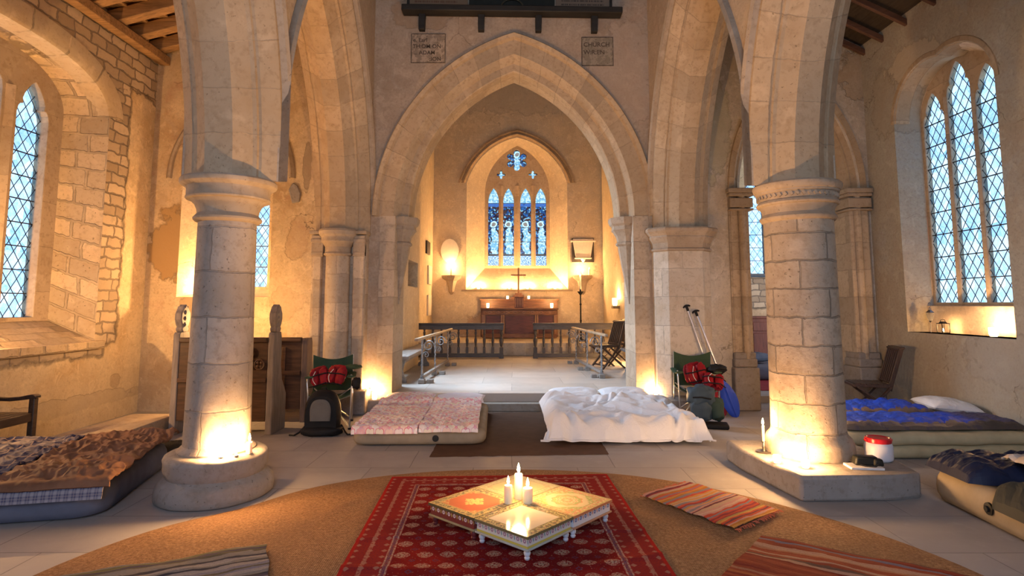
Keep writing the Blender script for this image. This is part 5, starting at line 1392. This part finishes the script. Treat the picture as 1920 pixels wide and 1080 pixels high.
WROUGHT = plain('grey painted iron', (.30, .31, .33), .45, .5, .15); HW = wood('pale handrail wood', (.42, .32, .22), .5, 1, 'Y', .25)
def spiral(c, r, turns, s, n=26):
    return [(c[0] + SIDE[0] * s * r * (1 - i / n * .85) * math.cos(2 * PI * turns * i / n), c[1] + .35 * s * r * (1 - i / n * .85) * math.cos(2 * PI * turns * i / n), c[2] + r * (1 - i / n * .85) * math.sin(2 * PI * turns * i / n)) for i in range(n + 1)]
SIDE = [1]
def handrail(pts, zt, y0, y1, x0, x1, side, label):
    SIDE[0] = -side
    t = thing('handrail', label, 'handrail', (x0, y0, .23))
    MB().bar((0, 0, zt - .23), (x1 - x0, y1 - y0, zt - .23), .06, .045).build('wooden_grip', HW, t, bevel=.012)
    for i, (px, py) in enumerate(pts):
        x, y = px - x0, py - y0; h = zt - .25
        p = MB()
        tw = [(x + .005 * math.cos(k * .9), y + .005 * math.sin(k * .9), .06 + (h - .06) * k / 60) for k in range(61)]
        p.tube(tw, .013, 6)
        if i == 0: p.tube([(x + .007 * math.cos(k * .9 + PI), y + .007 * math.sin(k * .9 + PI), .06 + (h - .06) * k / 60) for k in range(61)], .013, 6)
        p.box((x, y, .045), (.05, .05, .09)); p.build('post', WROUGHT, t, sharp=60)
        MB().tube(spiral((x + side * .10, y + .02, h - .105), .095, 1.7, -1), .010, 6).build('scroll', WROUGHT, t, sharp=60); MB().tube(spiral((x + side * .06, y + .02, h - .25), .055, 1.4, 1), .009, 6).build('scroll', WROUGHT, t, sharp=60)
        if i == 0: MB().tube([(x, y + .02 + .16 * k / 8, .05 + .13 * math.sin(PI * (1 - k / 8) / 2)) for k in range(9)], .009, 6).build('curved_stay', WROUGHT, t, sharp=60)
        MB().box((x, y, .035), (.10, .16, .07)).build('foot_block', S_BASE, t, bevel=.008); MB().box((x + side * .13, y + .05, .03), (.1, .13, .06)).build('foot_block', S_BASE, t, bevel=.008)
    MB().bar((pts[0][0] - x0, pts[0][1] - y0, .10), (pts[-1][0] - x0, pts[-1][1] - y0, .10), .06, .05).build('kerb_bar', S_BASE, t, bevel=.008)
    return t
handrail([(-1.45, 9.60), (-1.39, 10.75), (-1.33, 12.3)], .95, 9.1, 13.0, -1.47, -1.33, 1, 'iron handrail with scrolls and pale wooden grip on the left of the chancel')
handrail([(1.55, 10.30), (1.45, 11.45), (1.37, 12.7)], .97, 10.05, 13.3, 1.60, 1.36, -1, 'iron handrail with scrolls and pale wooden grip on the right of the chancel')
def side_bench(x, y0, y1, w, label, mat, s):
    t = thing('bench', label, 'bench', (x, (y0 + y1) / 2, .23)); L = y1 - y0
    MB().box((0, 0, .41), (w, L, .05)).build('seat', mat, t, bevel=.01)
    for y in (-L / 2 + .12, L / 2 - .12):
        o_ = [(a_ * w / .44, b_) for a_, b_ in [(-.16, 0), (.16, 0), (.16, .06), (.10, .10), (.07, .2), (.11, .32), (.15, .385), (-.15, .385), (-.11, .32), (-.07, .2), (-.10, .10), (-.16, .06)]]
        MB().plate(o_, [], .05, frame((0, y - .02, 0), (1, 0, 0), (0, 0, 1), (0, -1, 0))).build('leg', mat, t, sharp=30, bevel=.008)
    MB().box((0, 0, .33), (.04, L - .2, .1)).build('rail', mat, t, bevel=.006)
    return t
side_bench(-1.82, 9.55, 12.4, .32, 'plain wooden bench along the left chancel wall', wood('grey bench wood', (.28, .25, .23), .6, 1, 'Y', .3), 1)
side_bench(2.30, 9.9, 11.4, .44, 'blue grey bench with a shaped end along the right chancel wall', wood('blue grey bench', (.16, .18, .21), .6, 1, 'Y', .3), -1)
# altar
ALT = wood('altar oak', (.23, .105, .045), .45, 1, 'X', .4, .5); ALTZ = wood('altar moulding oak', (.34, .17, .07), .4, 1, 'Z', .3, .5); ALTP = wood('altar panel oak', (.12, .035, .022), .45, 1, 'X', .4, .5)
t = thing('altar', 'carved oak altar with three sunk panels under the east window', 'altar', (.21, 16.75, .55))
MB().box((0, 0, .815), (2.16, .80, .05)).build('top', ALT, t, bevel=.01)
MB().box((0, .03, .40), (2.04, .66, .78)).build('carcass', ALT, t, bevel=.006)
fr = MB(); fr.box((0, -.325, .715), (2.06, .05, .12)); fr.build('frieze', ALT, t, bevel=.006)
cv = MB()
for k in range(17):
    x = -.96 + k * .12; cv.tube([(x + .045 * math.cos(a) * (1 - a / 16), -.352, .715 + (.032 * math.sin(a)) * (1 - a / 16) * (1 if k % 2 else -1)) for a in [i * .5 for i in range(14)]], .008, 5)
    cv.ball((x + .06, -.352, .715), (.014, .01, .022), 8, 5)
cv.build('scroll_carving', ALTZ, t)
for x, w in ((-.72, .48), (0, .92), (.72, .48)): MB().box((x, -.315, .37), (w * .86, .02, .50)).build('panel', ALTP, t, bevel=.004)
for x in (-1.0, -.50, -.445, .445, .50, 1.0): MB().box((x, -.33, .37), (.045 if abs(x) < .9 else .10, .05, .56)).build('stile', ALTZ, t, bevel=.008)
MB().box((0, -.33, .07), (2.06, .07, .12)).build('plinth', ALT, t, bevel=.008)
t = thing('altar_shelf', 'low oak reredos shelf behind the altar top', 'shelf', (.21, 17.31, .55))
MB().box((0, 0, .53), (2.24, .26, 1.06)).build('back_panel', ALT, t, bevel=.006); MB().box((0, 0, 1.075), (2.3, .34, .04)).build('top', ALTZ, t, bevel=.008)
ZT = .55 + .84
def glass_candle(x, y, z, label, r=.04, h=.13, lit=None):
    return votive(x, y, z, label, r, h, lit, name='altar_candle')
glass_candle(-.68, 16.62, ZT, 'candle in a footed glass on the left of the altar top', lit=E_ALT)
glass_candle(1.12, 16.62, ZT, 'candle in a footed glass on the right of the altar top', lit=E_ALT)
glass_candle(-.13, 17.30, .55 + 1.095, 'small votive on the altar shelf, left of the cross', .035, .09)
glass_candle(.49, 17.30, .55 + 1.095, 'small votive on the altar shelf, right of the cross', .035, .09)
t = thing('lectern_box', 'little slatted oak reading desk on the altar top', 'lectern', (.20, 16.80, ZT)); MB().box((0, 0, .15), (.26, .16, .30)).build('body', ALTP, t, bevel=.006)
m = MB()
for k in range(5): m.box((-.10 + k * .05, -.085, .15), (.02, .02, .26))
m.build('slats', ALTZ, t, bevel=.003); MB().box((0, -.01, .315), (.30, .22, .03)).build('top', ALTZ, t, bevel=.005)
BRASS = plain('aged brass', (.36, .19, .06), .35, .8)
t = thing('altar_cross', 'tall stepped wooden cross above the altar', 'cross', (.19, 17.28, 1.645))
m = MB(); m.box((0, 0, .03), (.44, .2, .06)); m.box((0, 0, .09), (.32, .17, .06)); m.box((0, 0, .15), (.2, .13, .06)); m.build('stepped_base', ALTZ, t, bevel=.004)
MB().box((0, 0, .55), (.05, .035, .76)).build('shaft', ALTZ, t, bevel=.004); MB().box((0, 0, .70), (.44, .035, .05)).build('cross_arm', ALTZ, t, bevel=.004)
for i, (x, r, lb) in enumerate(((-1.0, .045, 'outermost left votive glowing on the east window ledge'), (-.08, .04, 'votive on the east window ledge just left of the cross'), (.46, .04, 'votive on the east window ledge just right of the cross'), (1.28, .045, 'outermost right votive glowing on the east window ledge'))):
    votive(x, 17.51, 1.945, lb, r, .10, lit=E_EAST, group=None)
# tall standing candlestick
t = thing('standing_candlestick', 'tall black iron candlestick standing behind the right altar rail', 'candlestick', (1.78, 15.3, .55))
MB().lathe([(.16, 0), (.15, .02), (.05, .05), (.022, .09), (.02, .5), (.032, .52), (.02, .54), (.018, .92), (.034, .94), (.018, .97), (.018, 1.18), (.04, 1.21), (.08, 1.26), (.085, 1.275), (.03, 1.26), (.022, 1.27), (.022, 1.33), (0, 1.33)], 16).build('stem', IRON, t, sharp=40)
candle(1.78, 15.3, .55 + 1.33, .02, .34, 'long taper on the tall iron candlestick', fl=1.6, lit=E_STAND)
# brackets, plaques
def bracket(x, label):
    t = thing('wall_bracket', label, 'bracket', (x, 17.5, 1.80))
    m = MB(); m.lathe([(.03, -.02), (.09, .06), (.11, .2), (.17, .38), (.29, .46), (.31, .50), (.31, .545), (0, .545)], 8, a0=PI / 8)
    m.v = [Vector((v.x, min(v.y, -.0), v.z)) if v.y > 0 else v for v in m.v]
    m.build('corbel', S_MOULD, t, sharp=25); return t
bracket(-1.80, 'carved stone corbel bracket on the east wall, left of the altar'); bracket(2.10, 'carved stone corbel bracket on the east wall, right of the altar')
candle(-1.80, 17.30, 2.345, .022, .22, 'candle on the left corbel bracket below the oval tablet', fl=1.5, lit=E_BRK)
candle(2.02, 17.28, 2.345, .026, .12, 'short candle on the right corbel bracket under the monument', fl=1.5, lit=E_BRK)
candle(2.28, 17.30, 2.345, .024, .18, 'taller unsteady candle on the right corbel bracket, nearer the side wall', fl=1.)
MARB = plain('white marble', (.72, .66, .58), .4, 0, .06); SLATE = plain('dark slate', (.05, .045, .04), .5)
t = thing('wall_monument', 'oval white memorial tablet on the east wall', 'tablet', (-1.86, 17.49, 3.08))
MB().plate([(.27 * math.cos(a), .36 * math.sin(a)) for a in [2 * PI * k / 40 for k in range(40)]], [], .05, frame((0, -.05, 0), (1, 0, 0), (0, 0, 1), (0, -1, 0))).build('oval_slab', MARB, t, sharp=30, bevel=.012)
t = thing('wall_monument', 'white memorial with a cornice and tapered panel on a dark ground, right of the altar', 'tablet', (2.12, 17.49, 3.10))
MB().box((0, -.015, 0), (.66, .03, .72)).build('dark_backing', SLATE, t, bevel=.004)
MB().plate([(-.22, -.22), (.22, -.22), (.30, .24), (-.30, .24)], [], .05, frame((0, -.085, 0), (1, 0, 0), (0, 0, 1), (0, -1, 0))).build('tapered_panel', MARB, t, sharp=30, bevel=.008)
MB().box((0, -.075, .27), (.74, .13, .05)).build('cornice', MARB, t, bevel=.01); MB().box((0, -.07, .315), (.6, .1, .04)).build('capping', MARB, t, bevel=.008)
MB().box((0, -.07, -.245), (.5, .1, .04)).build('lower_ledge', MARB, t, bevel=.008); MB().lathe([(.01, -.10), (.05, -.05), (.07, 0)], 12, Matrix.Translation((0, -.06, -.27))).build('drop', MARB, t)
for y, z0, z1, mt, nm, lb in ((16.3, 2.88, 3.24, SLATE, 'wall_tablet', 'small dark tablet high on the left chancel wall'), (16.7, 2.05, 2.58, MARB, 'wall_tablet', 'white tablet in the middle of the left chancel wall'), (16.7, 1.18, 1.75, MARB, 'wall_tablet', 'white tablet low on the left chancel wall')):
    o = MB().box((-2.345, y, (z0 + z1) / 2), (.05, .62, z1 - z0)).build(nm, mt, bevel=.006); tag(o, lb, 'tablet')
# niche candle on the right chancel wall
t = thing('wall_bracket', 'small stone ledge on the right chancel wall holding a lit jar', 'bracket', (2.62, 14.9, 1.42)); MB().box((0, 0, 0), (.18, .3, .07)).build('ledge', S_MOULD, t, bevel=.01)
votive(2.60, 14.9, 1.457, 'bright jar candle on the small ledge of the right chancel wall', .065, .19, lit=E_NICHE)
votive(2.52, 12.75, .232, 'jar candle on the chancel floor behind the folding chairs', .05, .11, lit=E_FLOOR)
o = MB().box((2.665, 14.0, 1.9), (.03, .3, .22)).build('wall_sign', MARB, bevel=.003); tag(o, 'small pale notice on the right chancel wall', 'notice')

# ------------------------------------------------------------------ text board and painted panels on the chancel arch wall
BLK = wood('black painted timber', (.022, .02, .017), .6, 1, 'X', .3)
def script_mat(name, base, ink, rows):
    t = NT(name); U, V = t.sep(t.uv())[:2]
    ln = t.math('FRACT', t.math('MULTIPLY', V, rows)); wd_ = t.noise(t.comb(t.math('MULTIPLY', U, 60), t.math('FLOOR', t.math('MULTIPLY', V, rows)), 0), 1., 2, .7)
    k = t.math('MULTIPLY', t.math('MULTIPLY', t.step(ln, .3, .36), t.step(ln, .8, .7)), t.step(wd_, .47, .52))
    e = t.math('MULTIPLY', t.step(t.math('ABSOLUTE', t.math('SUBTRACT', U, .40)), .33, .31), 1.)
    c = t.mix(t.math('MULTIPLY', k, e), t.mix(t.noise(t.obj(), 4, 4), base, tuple(x * .75 for x in base)), ink)
    t.col(c).set(Roughness=.8); return t.m
t = thing('commandment_board', 'long black framed text board on four brackets above the chancel arch', 'board', (0, 8.5, 5.86), rot=(0, R(.8), 0))
MB().box((0, -.11, 0), (3.28, .20, .095)).build('shelf_beam', BLK, t, bevel=.012)
for x in (-1.35, -.46, .40, 1.24): MB().box((x, -.05, -.165), (.09, .09, .25), taper=1.1).build('bracket', BLK, t, bevel=.006)
for x0, x1, mt, nm in ((-1.55, -.67, script_mat('brown scroll text', (.27, .18, .11), (.16, .07, .04), 14.), 'text_panel'), (-.65, .64, plain('black green board', (.018, .022, .018), .6), 'centre_panel'), (.66, 1.47, script_mat('grey printed text', (.27, .20, .14), (.05, .04, .035), 17.), 'text_panel')):
    w = x1 - x0
    MB().plate([(0, 0), (w, 0), (w, .95), (0, .95)], [], .03, frame((x0, -.065, .05), (1, 0, 0), (0, 0, 1), (0, -1, 0))).build(nm, mt, t, sharp=None)
for x in (-1.565, 1.485): MB().box((x, -.06, .52), (.04, .05, .96)).build('side_frame', BLK, t, bevel=.005)
m = MB(); m.tube([(.0 + .17 * math.cos(a), -.098, .05 + .15 * math.sin(a)) for a in [PI * k / 14 for k in range(15)]], .012, 6); m.build('painted_ring', plain('dull gilt', (.06, .055, .035), .5), t)
def old_text(name, lines, x, z, w, h, label, size, seed):
    t = thing(name, label, 'inscription', (x, 8.496, z))
    p = NT(name + ' panel %d' % seed); o = p.obj(); nz = p.noise(o, 9, 6, .65); n2 = p.noise(o, 40, 4, .6)
    c = p.mix(p.step(nz, .46, .56), (.25, .21, .155) if seed == 2 else (.30, .23, .165), (.34, .28, .21) if seed == 2 else (.46, .35, .255)); c = p.mix(p.math('MULTIPLY', p.step(n2, .56, .64), .6), c, (.14, .10, .07)); p.col(c)
    MB().plate(rect(-w / 2, -h / 2, w / 2, h / 2), [], .006, frame((0, -.006, 0), (1, 0, 0), (0, 0, 1), (0, -1, 0))).build('painted_ground', p.m, t, sharp=None)
    MB().plate(rect(-w / 2, -h / 2, w / 2, h / 2), [rect(-w / 2 + .012, -h / 2 + .012, w / 2 - .012, h / 2 - .012)], .002, frame((0, -.008, 0), (1, 0, 0), (0, 0, 1), (0, -1, 0))).build('border_line', plain('faded black', (.12, .09, .065), .9, 0, .7, 14), t, sharp=None)
    for i, (s, xo, sz) in enumerate(lines):
        cu = bpy.data.curves.new('letter_curve', 'FONT'); cu.body = s; cu.size = sz; cu.align_x = 'LEFT'; cu.extrude = .0008; cu.offset = .0015
        tmp = bpy.data.objects.new('letter_curve', cu); COL.objects.link(tmp)
        me = bpy.data.meshes.new_from_object(tmp.evaluated_get(bpy.context.evaluated_depsgraph_get())); bpy.data.objects.remove(tmp); bpy.data.curves.remove(cu)
        lo_ = bpy.data.objects.new('lettering', me); COL.objects.link(lo_); lo_.parent = t; me.materials.clear(); me.materials.append(plain('faded lettering', (.10, .075, .055), .9)); lo_.location = (-w / 2 + xo, -.0075, h / 2 - .03 - (i + 1) * size); lo_.rotation_euler = (R(90), 0, 0)
    return t
old_text('painted_inscription', [('e. Earl', .03, .085), ('TH:OM ON', .025, .085), ('.. ADAM', .06, .085), (':ION', .28, .085)], -1.26, 5.33, .52, .46, 'peeling painted inscription panel on the wall, left of the arch point', .099, 1)
old_text('painted_inscription', [('CHURCH', .03, .095), ('W:R:EN', .03, .095)], 1.285, 5.28, .48, .45, 'flaking grey inscription panel on the wall, right of the arch point', .12, 2)

# ------------------------------------------------------------------ chapel beyond the right arch
t = thing('cabinet', 'red brown wooden cabinet against the far chapel wall', 'cabinet', (5.62, 13.4, .10)); CAB = wood('chapel cabinet wood', (.16, .045, .025), .45, 1, 'Z', .3)
MB().box((0, 0, .55), (.62, .4, 1.06)).build('body', CAB, t, bevel=.01); MB().box((0, 0, 1.10), (.68, .46, .05)).build('top', CAB, t, bevel=.01)
MB().box((0, -.21, .42), (.5, .02, .66)).build('door', CAB, t, bevel=.008); MB().box((0, -.21, .90), (.5, .02, .2)).build('drawer', CAB, t, bevel=.008)
o = MB().box((4.9, 10.45, .106), (1.7, 1.5, .012)).build('red_mat', cloth('red chapel carpet', (.26, .03, .04)), bevel=.003); tag(o, 'plain red carpet on the chapel floor seen through the right arch', 'rug')
GREYB = cloth('grey bedding', (.13, .13, .16))
b = thing('air_bed', 'dark grey air bed on the chapel floor seen through the right arch', 'air bed', (5.0, 11.55, .115)); air_bed(1.3, 1.3, .24, GREYB, b, seed=31)
o = pillow(.6, .4, .2, 4).build('pillow', cloth('slate pillow', (.10, .11, .14)), sharp=None, loc=(4.72, 11.55, .385), rz=.4); tag(o, 'dark slate pillow on the chapel air bed', 'pillow')
# ------------------------------------------------------------------ camping chairs with gear
GREEN = cloth('dark green canvas', (.045, .075, .042), ro=.8); TUBE = plain('chair tube', (.50, .52, .54), .3, .9, .1); BLKN = cloth('black nylon', (.012, .012, .013), ro=.6)
REDN = cloth('red nylon', (.22, .008, .013), ro=.6, var=.25); PIPE = plain('pale piping', (.62, .60, .58), .7); GREYP = cloth('grey mesh pocket', (.12, .115, .11)); NAVYG = cloth('slate blue bag', (.05, .075, .10), ro=.6)
def camp_chair(loc, rz, label):
    t = thing('camping_chair', label, 'chair', loc, rz)     # faces -y (towards the camera)
    w = .24
    fr = []
    for s in (-1, 1):
        MB().tube([(s * w, .28, .02), (s * w * .98, .20, .42), (s * w, .16, .86)], .010, 8).build('back_post', TUBE, t, sharp=60)
        MB().tube([(s * w, -.24, .02), (s * .02, .0, .26), (-s * w * .95, .20, .44)], .009, 8).build('cross_leg', TUBE, t, sharp=60)
        MB().tube([(s * w, .28, .03), (s * .06, .02, .22), (-s * w * .0, -.1, .3), (-s * w, -.24, .40)], .009, 8).build('cross_leg', TUBE, t, sharp=60)
        MB().tube([(s * w, -.24, .02), (s * (w + .01), -.24, .40), (s * (w + .02), -.25, .56), (s * (w + .015), -.22, .62), (s * w, -.12, .63)], .010, 8).build('front_post', TUBE, t, sharp=60)
        m = MB(); rows = [[(s * (w + .05 * math.cos(a)), y, .63 + .012 * math.sin(a) - .03 * math.sin(PI * (y + .27) / .45)) for a in [2 * PI * k / 12 for k in range(12)]] for y in [-.27 + .45 * j / 8 for j in range(9)]]
        m.strip(rows, True); m.add(rows[0], [tuple(range(11, -1, -1))]); m.add(rows[-1], [tuple(range(12))]); m.build('armrest', GREEN, t, sharp=60)
        MB().tube([(s * w, -.24, .02), (s * w, -.24, .0)], .018, 8).build('foot', BLKN, t); MB().tube([(s * w, .28, .02), (s * w, .28, .0)], .018, 8).build('foot', BLKN, t)
    m = MB(); rows = []
    for j in range(9):
        v = j / 8; z = .40 + .44 * v
        rows.append([(lerp(-w, w, i / 14), .19 - .05 * v + .07 * math.sin(PI * i / 14) * (1 - .3 * v), z - .035 * math.sin(PI * i / 14) * v * 1.2 + .02 * (abs(i - 7) / 7) ** 2 * v) for i in range(15)])
    m.strip(rows); m.build('back_fabric', GREEN, t, sharp=None, solid=.008)
    m = MB(); rows = [[(lerp(-w, w, i / 14), lerp(-.24, .20, j / 8), .42 - .07 * math.sin(PI * i / 14) - .02 * math.sin(PI * j / 8)) for i in range(15)] for j in range(9)]
    m.strip(rows); m.build('seat_fabric', GREEN, t, sharp=None, solid=.008)
    return t
def blob(name, mat, parent, c, r, seed=0, amp=.18, n=28, m_=18, sq=1.0, M=None):
    b = MB().ball((0, 0, 0), 1, n, m_)
    out = []
    for p in b.v:
        q = Vector([math.copysign(abs(k) ** sq, k) for k in p]); k = 1 + amp * fbm(p.x * 1.8 + seed, p.y * 1.8, p.z * 1.8 + seed)
        q = Vector((q.x * r[0] * k, q.y * r[1] * k, q.z * r[2] * k))
        if M: q = M @ q
        out.append(q + Vector(c))
    b.v = out
    return b.build(name, mat, parent, sharp=60)
def life_jacket(loc, rot, label, sc=1.):
    t = thing('life_jacket', label, 'life jacket', loc, rot=rot)
    for s in (-1, 1):
        p = blob('front_panel', REDN, t, (s * .085 * sc, 0, .02), (.075 * sc, .04 * sc, .15 * sc), 3 + s, .22, sq=.7)
        if s < 0: MB().tube([(s * .06 * sc + s * .03 * math.sin(k * .35), -.048 * sc, -.11 * sc + .024 * sc * k) for k in range(11)], .004, 6).build('piping', PIPE, t)
    blob('back_panel', REDN, t, (0, .075 * sc, .04), (.17 * sc, .035 * sc, .17 * sc), 9, .1, sq=.7)
    for z in (-.08, .04): MB().tube([(-.19 * sc, 0, z), (-.1 * sc, -.06 * sc, z - .01), (.0, -.05 * sc, z), (.1 * sc, -.06 * sc, z + .006), (.19 * sc, 0, z)], .008, 6).build('strap', BLKN, t)
    return t
# left chair
camp_chair((-2.24, 7.42, 0), R(12), 'green camping chair holding red life jackets, left of the chancel arch')
life_jacket((-2.315, 7.17, .61), (R(-14), R(-10), R(8)), 'red life jacket on the left camping chair, slumped by its left arm', .66)
life_jacket((-2.12, 7.16, .63), (R(-12), R(8), R(-14)), 'red life jacket on the left camping chair, propped by its right arm', .66)
t = thing('backpack', 'black rucksack with a grey front pocket leaning on the left camping chair', 'backpack', (-2.19, 7.0, .0), R(4))
def arch_body(w, d, h, mat, name, par, y0=0, z0=0, r=.3):
    m = MB(); n = 20
    pro = []
    for i in range(n + 1):
        a = PI * i / n; pro.append((w / 2 * math.copysign(abs(math.cos(a)) ** .75, math.cos(a)), h * .42 + h * .58 * math.sin(a) ** .8))
    pts = [(w / 2 * .96, 0.01)] + pro + [(-w / 2 * .96, 0.01)]
    lv = [(.86, 0), (.97, .18), (1., .5), (.97, .8), (.88, 1.)]
    rows = [[(x * k, y0 - d * f, z0 + .01 + z * (k if z > .03 else 1)) for x, z in pts] for k, f in lv]
    m.strip(rows, False); m.add(rows[-1], [tuple(range(len(pts)))]); m.add(rows[0], [tuple(range(len(pts) - 1, -1, -1))])
    for i in range(len(lv) - 1): m.add([rows[i][0], rows[i][-1], rows[i + 1][-1], rows[i + 1][0]], [(0, 1, 2, 3)])
    return m.build(name, mat, par, sharp=50)
arch_body(.40, .22, .50, BLKN, 'body', t, .06); arch_body(.235, .035, .25, GREYP, 'front_pocket', t, -.165, .16)
blob('base_pad', BLKN, t, (0, -.08, .055), (.24, .13, .055), 4, .1, sq=.7)
for s in (-1, 1): MB().tube([(s * .2, .0, .1), (s * .26, -.06, .03), (s * .30, -.12, .012), (s * .36, -.10, .012)], .010, 6).build('strap', BLKN, t)
MB().tube([(-.03, -.02, .50), (-.02, -.03, .53), (.02, -.03, .53), (.03, -.02, .50)], .008, 6).build('haul_loop', BLKN, t)
o = blob('hat', GREEN, None, (-1.95, 7.30, .735), (.11, .09, .03), 2, .2); tag(o, 'floppy green cap lying on the arm of the left camping chair', 'hat')
o = blob('pouch', BLKN, None, (-1.88, 7.20, .55), (.05, .05, .07), 5, .25, sq=.8); tag(o, 'small black pouch hanging off the right arm of the left camping chair', 'pouch')
# right chair
camp_chair((2.42, 7.90, 0), R(-6), 'green camping chair heaped with red jackets beside the leaning paddles')
life_jacket((2.40, 7.72, .585), (R(-20), R(-6), R(12)), 'red life jacket on the right camping chair, lying uppermost against the back', .85)
life_jacket((2.55, 7.54, .53), (R(-55), R(10), R(-14)), 'red life jacket on the right camping chair, tumbled forward beside the arm', .75)
o = blob('jacket', BLKN, None, (2.66, 7.72, .665), (.12, .09, .06), 6, .4); tag(o, 'black jacket thrown over the arm of the right camping chair', 'jacket')
t = thing('duffel_bag', 'slate blue dry bag on the floor in front of the right camping chair', 'bag', (2.38, 7.40, .065), R(-12))
blob('body', NAVYG, t, (-.04, .0, .30), (.17, .13, .13), 3, .2, sq=.75); blob('lower_body', NAVYG, t, (-.05, -.03, .14), (.13, .12, .13), 8, .2, sq=.75); blob('side_bag', cloth('green dry bag', (.04, .065, .055)), t, (.13, .0, .15), (.09, .11, .14), 5, .2, sq=.8)
MB().tube([(-.15, -.13, .30), (-.05, -.155, .31), (.06, -.15, .29)], .010, 6).build('strap', BLKN, t)
o = MB().box((0, 0, .03), (.46, .22, .06)).build('shoe_tray', BLKN, bevel=.02, loc=(2.40, 7.34, .0), rz=R(-14)); tag(o, 'flat black bag lying on the floor under the slate dry bag', 'bag')
BLUEP = plain('blue blade plastic', (.02, .07, .55), .35, 0, .08, spec=.5); REDP = plain('red blade plastic', (.42, .03, .05), .35, 0, .08, spec=.5); ALU = plain('aluminium', (.62, .62, .66), .28, .85, .06)
def paddle(foot, top, blade, label, yaw):
    foot, top = Vector(foot), Vector(top); d = (top - foot); L = d.length; d.normalize()
    x = Vector((math.cos(yaw), math.sin(yaw), 0)); x = (x - d * x.dot(d)).normalized(); y = d.cross(x)
    t = bpy.data.objects.new('paddle', None); COL.objects.link(t); t.matrix_world = frame(foot, x, y, d); tag(t, label, 'paddle')
    MB().tube([(0, 0, .34), (0, 0, L - .02)], .0145, 12).build('shaft', ALU, t, sharp=60)
    hw = lambda s: max(.02 * (s > .3), .105 * clamp(math.sin(PI * clamp((s + .05) / .56)), 0, 1) ** .7)
    m = MB(); rows = []
    for j in range(17):
        s = .50 * j / 16; w = max(.006, hw(s) if j else .035)
        rows.append([(w * i / 6, (-.016 if abs(i) < 6 else 0) * k * (1 - (abs(i) / 6) ** 2) + .012 * (i / 6) ** 2 + (-.012 if i == 0 else 0) * k, s) for k, rng in ((1, range(-6, 7)), (-1, range(5, -6, -1))) for i in rng])
    m.strip(rows, True); m.add(rows[0], [tuple(range(len(rows[0]) - 1, -1, -1))]); m.add(rows[-1], [tuple(range(len(rows[0])))]); m.build('blade', blade, t, sharp=60)
    m = MB(); m.tube([(-.05, 0, L - .012), (-.03, 0, L), (0, 0, L + .006), (.03, 0, L), (.05, 0, L - .012)], [.010, .014, .016, .014, .010], 10); m.tube([(0, 0, L - .07), (0, 0, L)], .018, 10); m.build('grip', BLKN, t, sharp=60)
    return t
paddle((2.99, 8.00, .0), (2.53, 8.14, 1.40), BLUEP, 'paddle with a blue blade leaning on the right pier', R(-8))
paddle((2.86, 8.10, .0), (2.42, 8.185, 1.47), REDP, 'taller paddle with a red blade leaning on the right pier behind the blue one', R(-8))
lamp(7.2, 11.5, 1.6, 25)  # unseen warm light for the chapel, no candle modelled
lamp(-3.72, 7.5, 1.3, 20, r=.06)       # added fill light hidden behind the left column, no candle here
lamp(3.25, 6.75, .95, 9, r=.06)       # likewise an added fill light, hidden by the right column
# added area lamp for cool daylight, at an unseen opening in the side wall
al = bpy.data.lights.new('chancel_daylight_fill', 'AREA'); al.shape = 'RECTANGLE'; al.size = 1.3; al.size_y = 2.2; al.energy = 110; al.spread = R(120); al.color = (.62, .80, 1.)
ao = bpy.data.objects.new('chancel_daylight_fill', al); COL.objects.link(ao); ao.location = (-2.75, 10.02, 3.3); ao.rotation_euler = Vector((3.0, -1.3, -3.1)).to_track_quat("-Z", "Y").to_euler()
# added area lamp behind the camera, standing in for unseen west window daylight
al = bpy.data.lights.new('west_daylight_fill', 'AREA'); al.shape = 'RECTANGLE'; al.size = 2.4; al.size_y = 3.4; al.energy = E_WEST; al.color = (.58, .74, 1.)
ao = bpy.data.objects.new('west_daylight_fill', al); COL.objects.link(ao); ao.location = (0, -2.7, 3.4); ao.rotation_euler = (R(80), 0, 0)
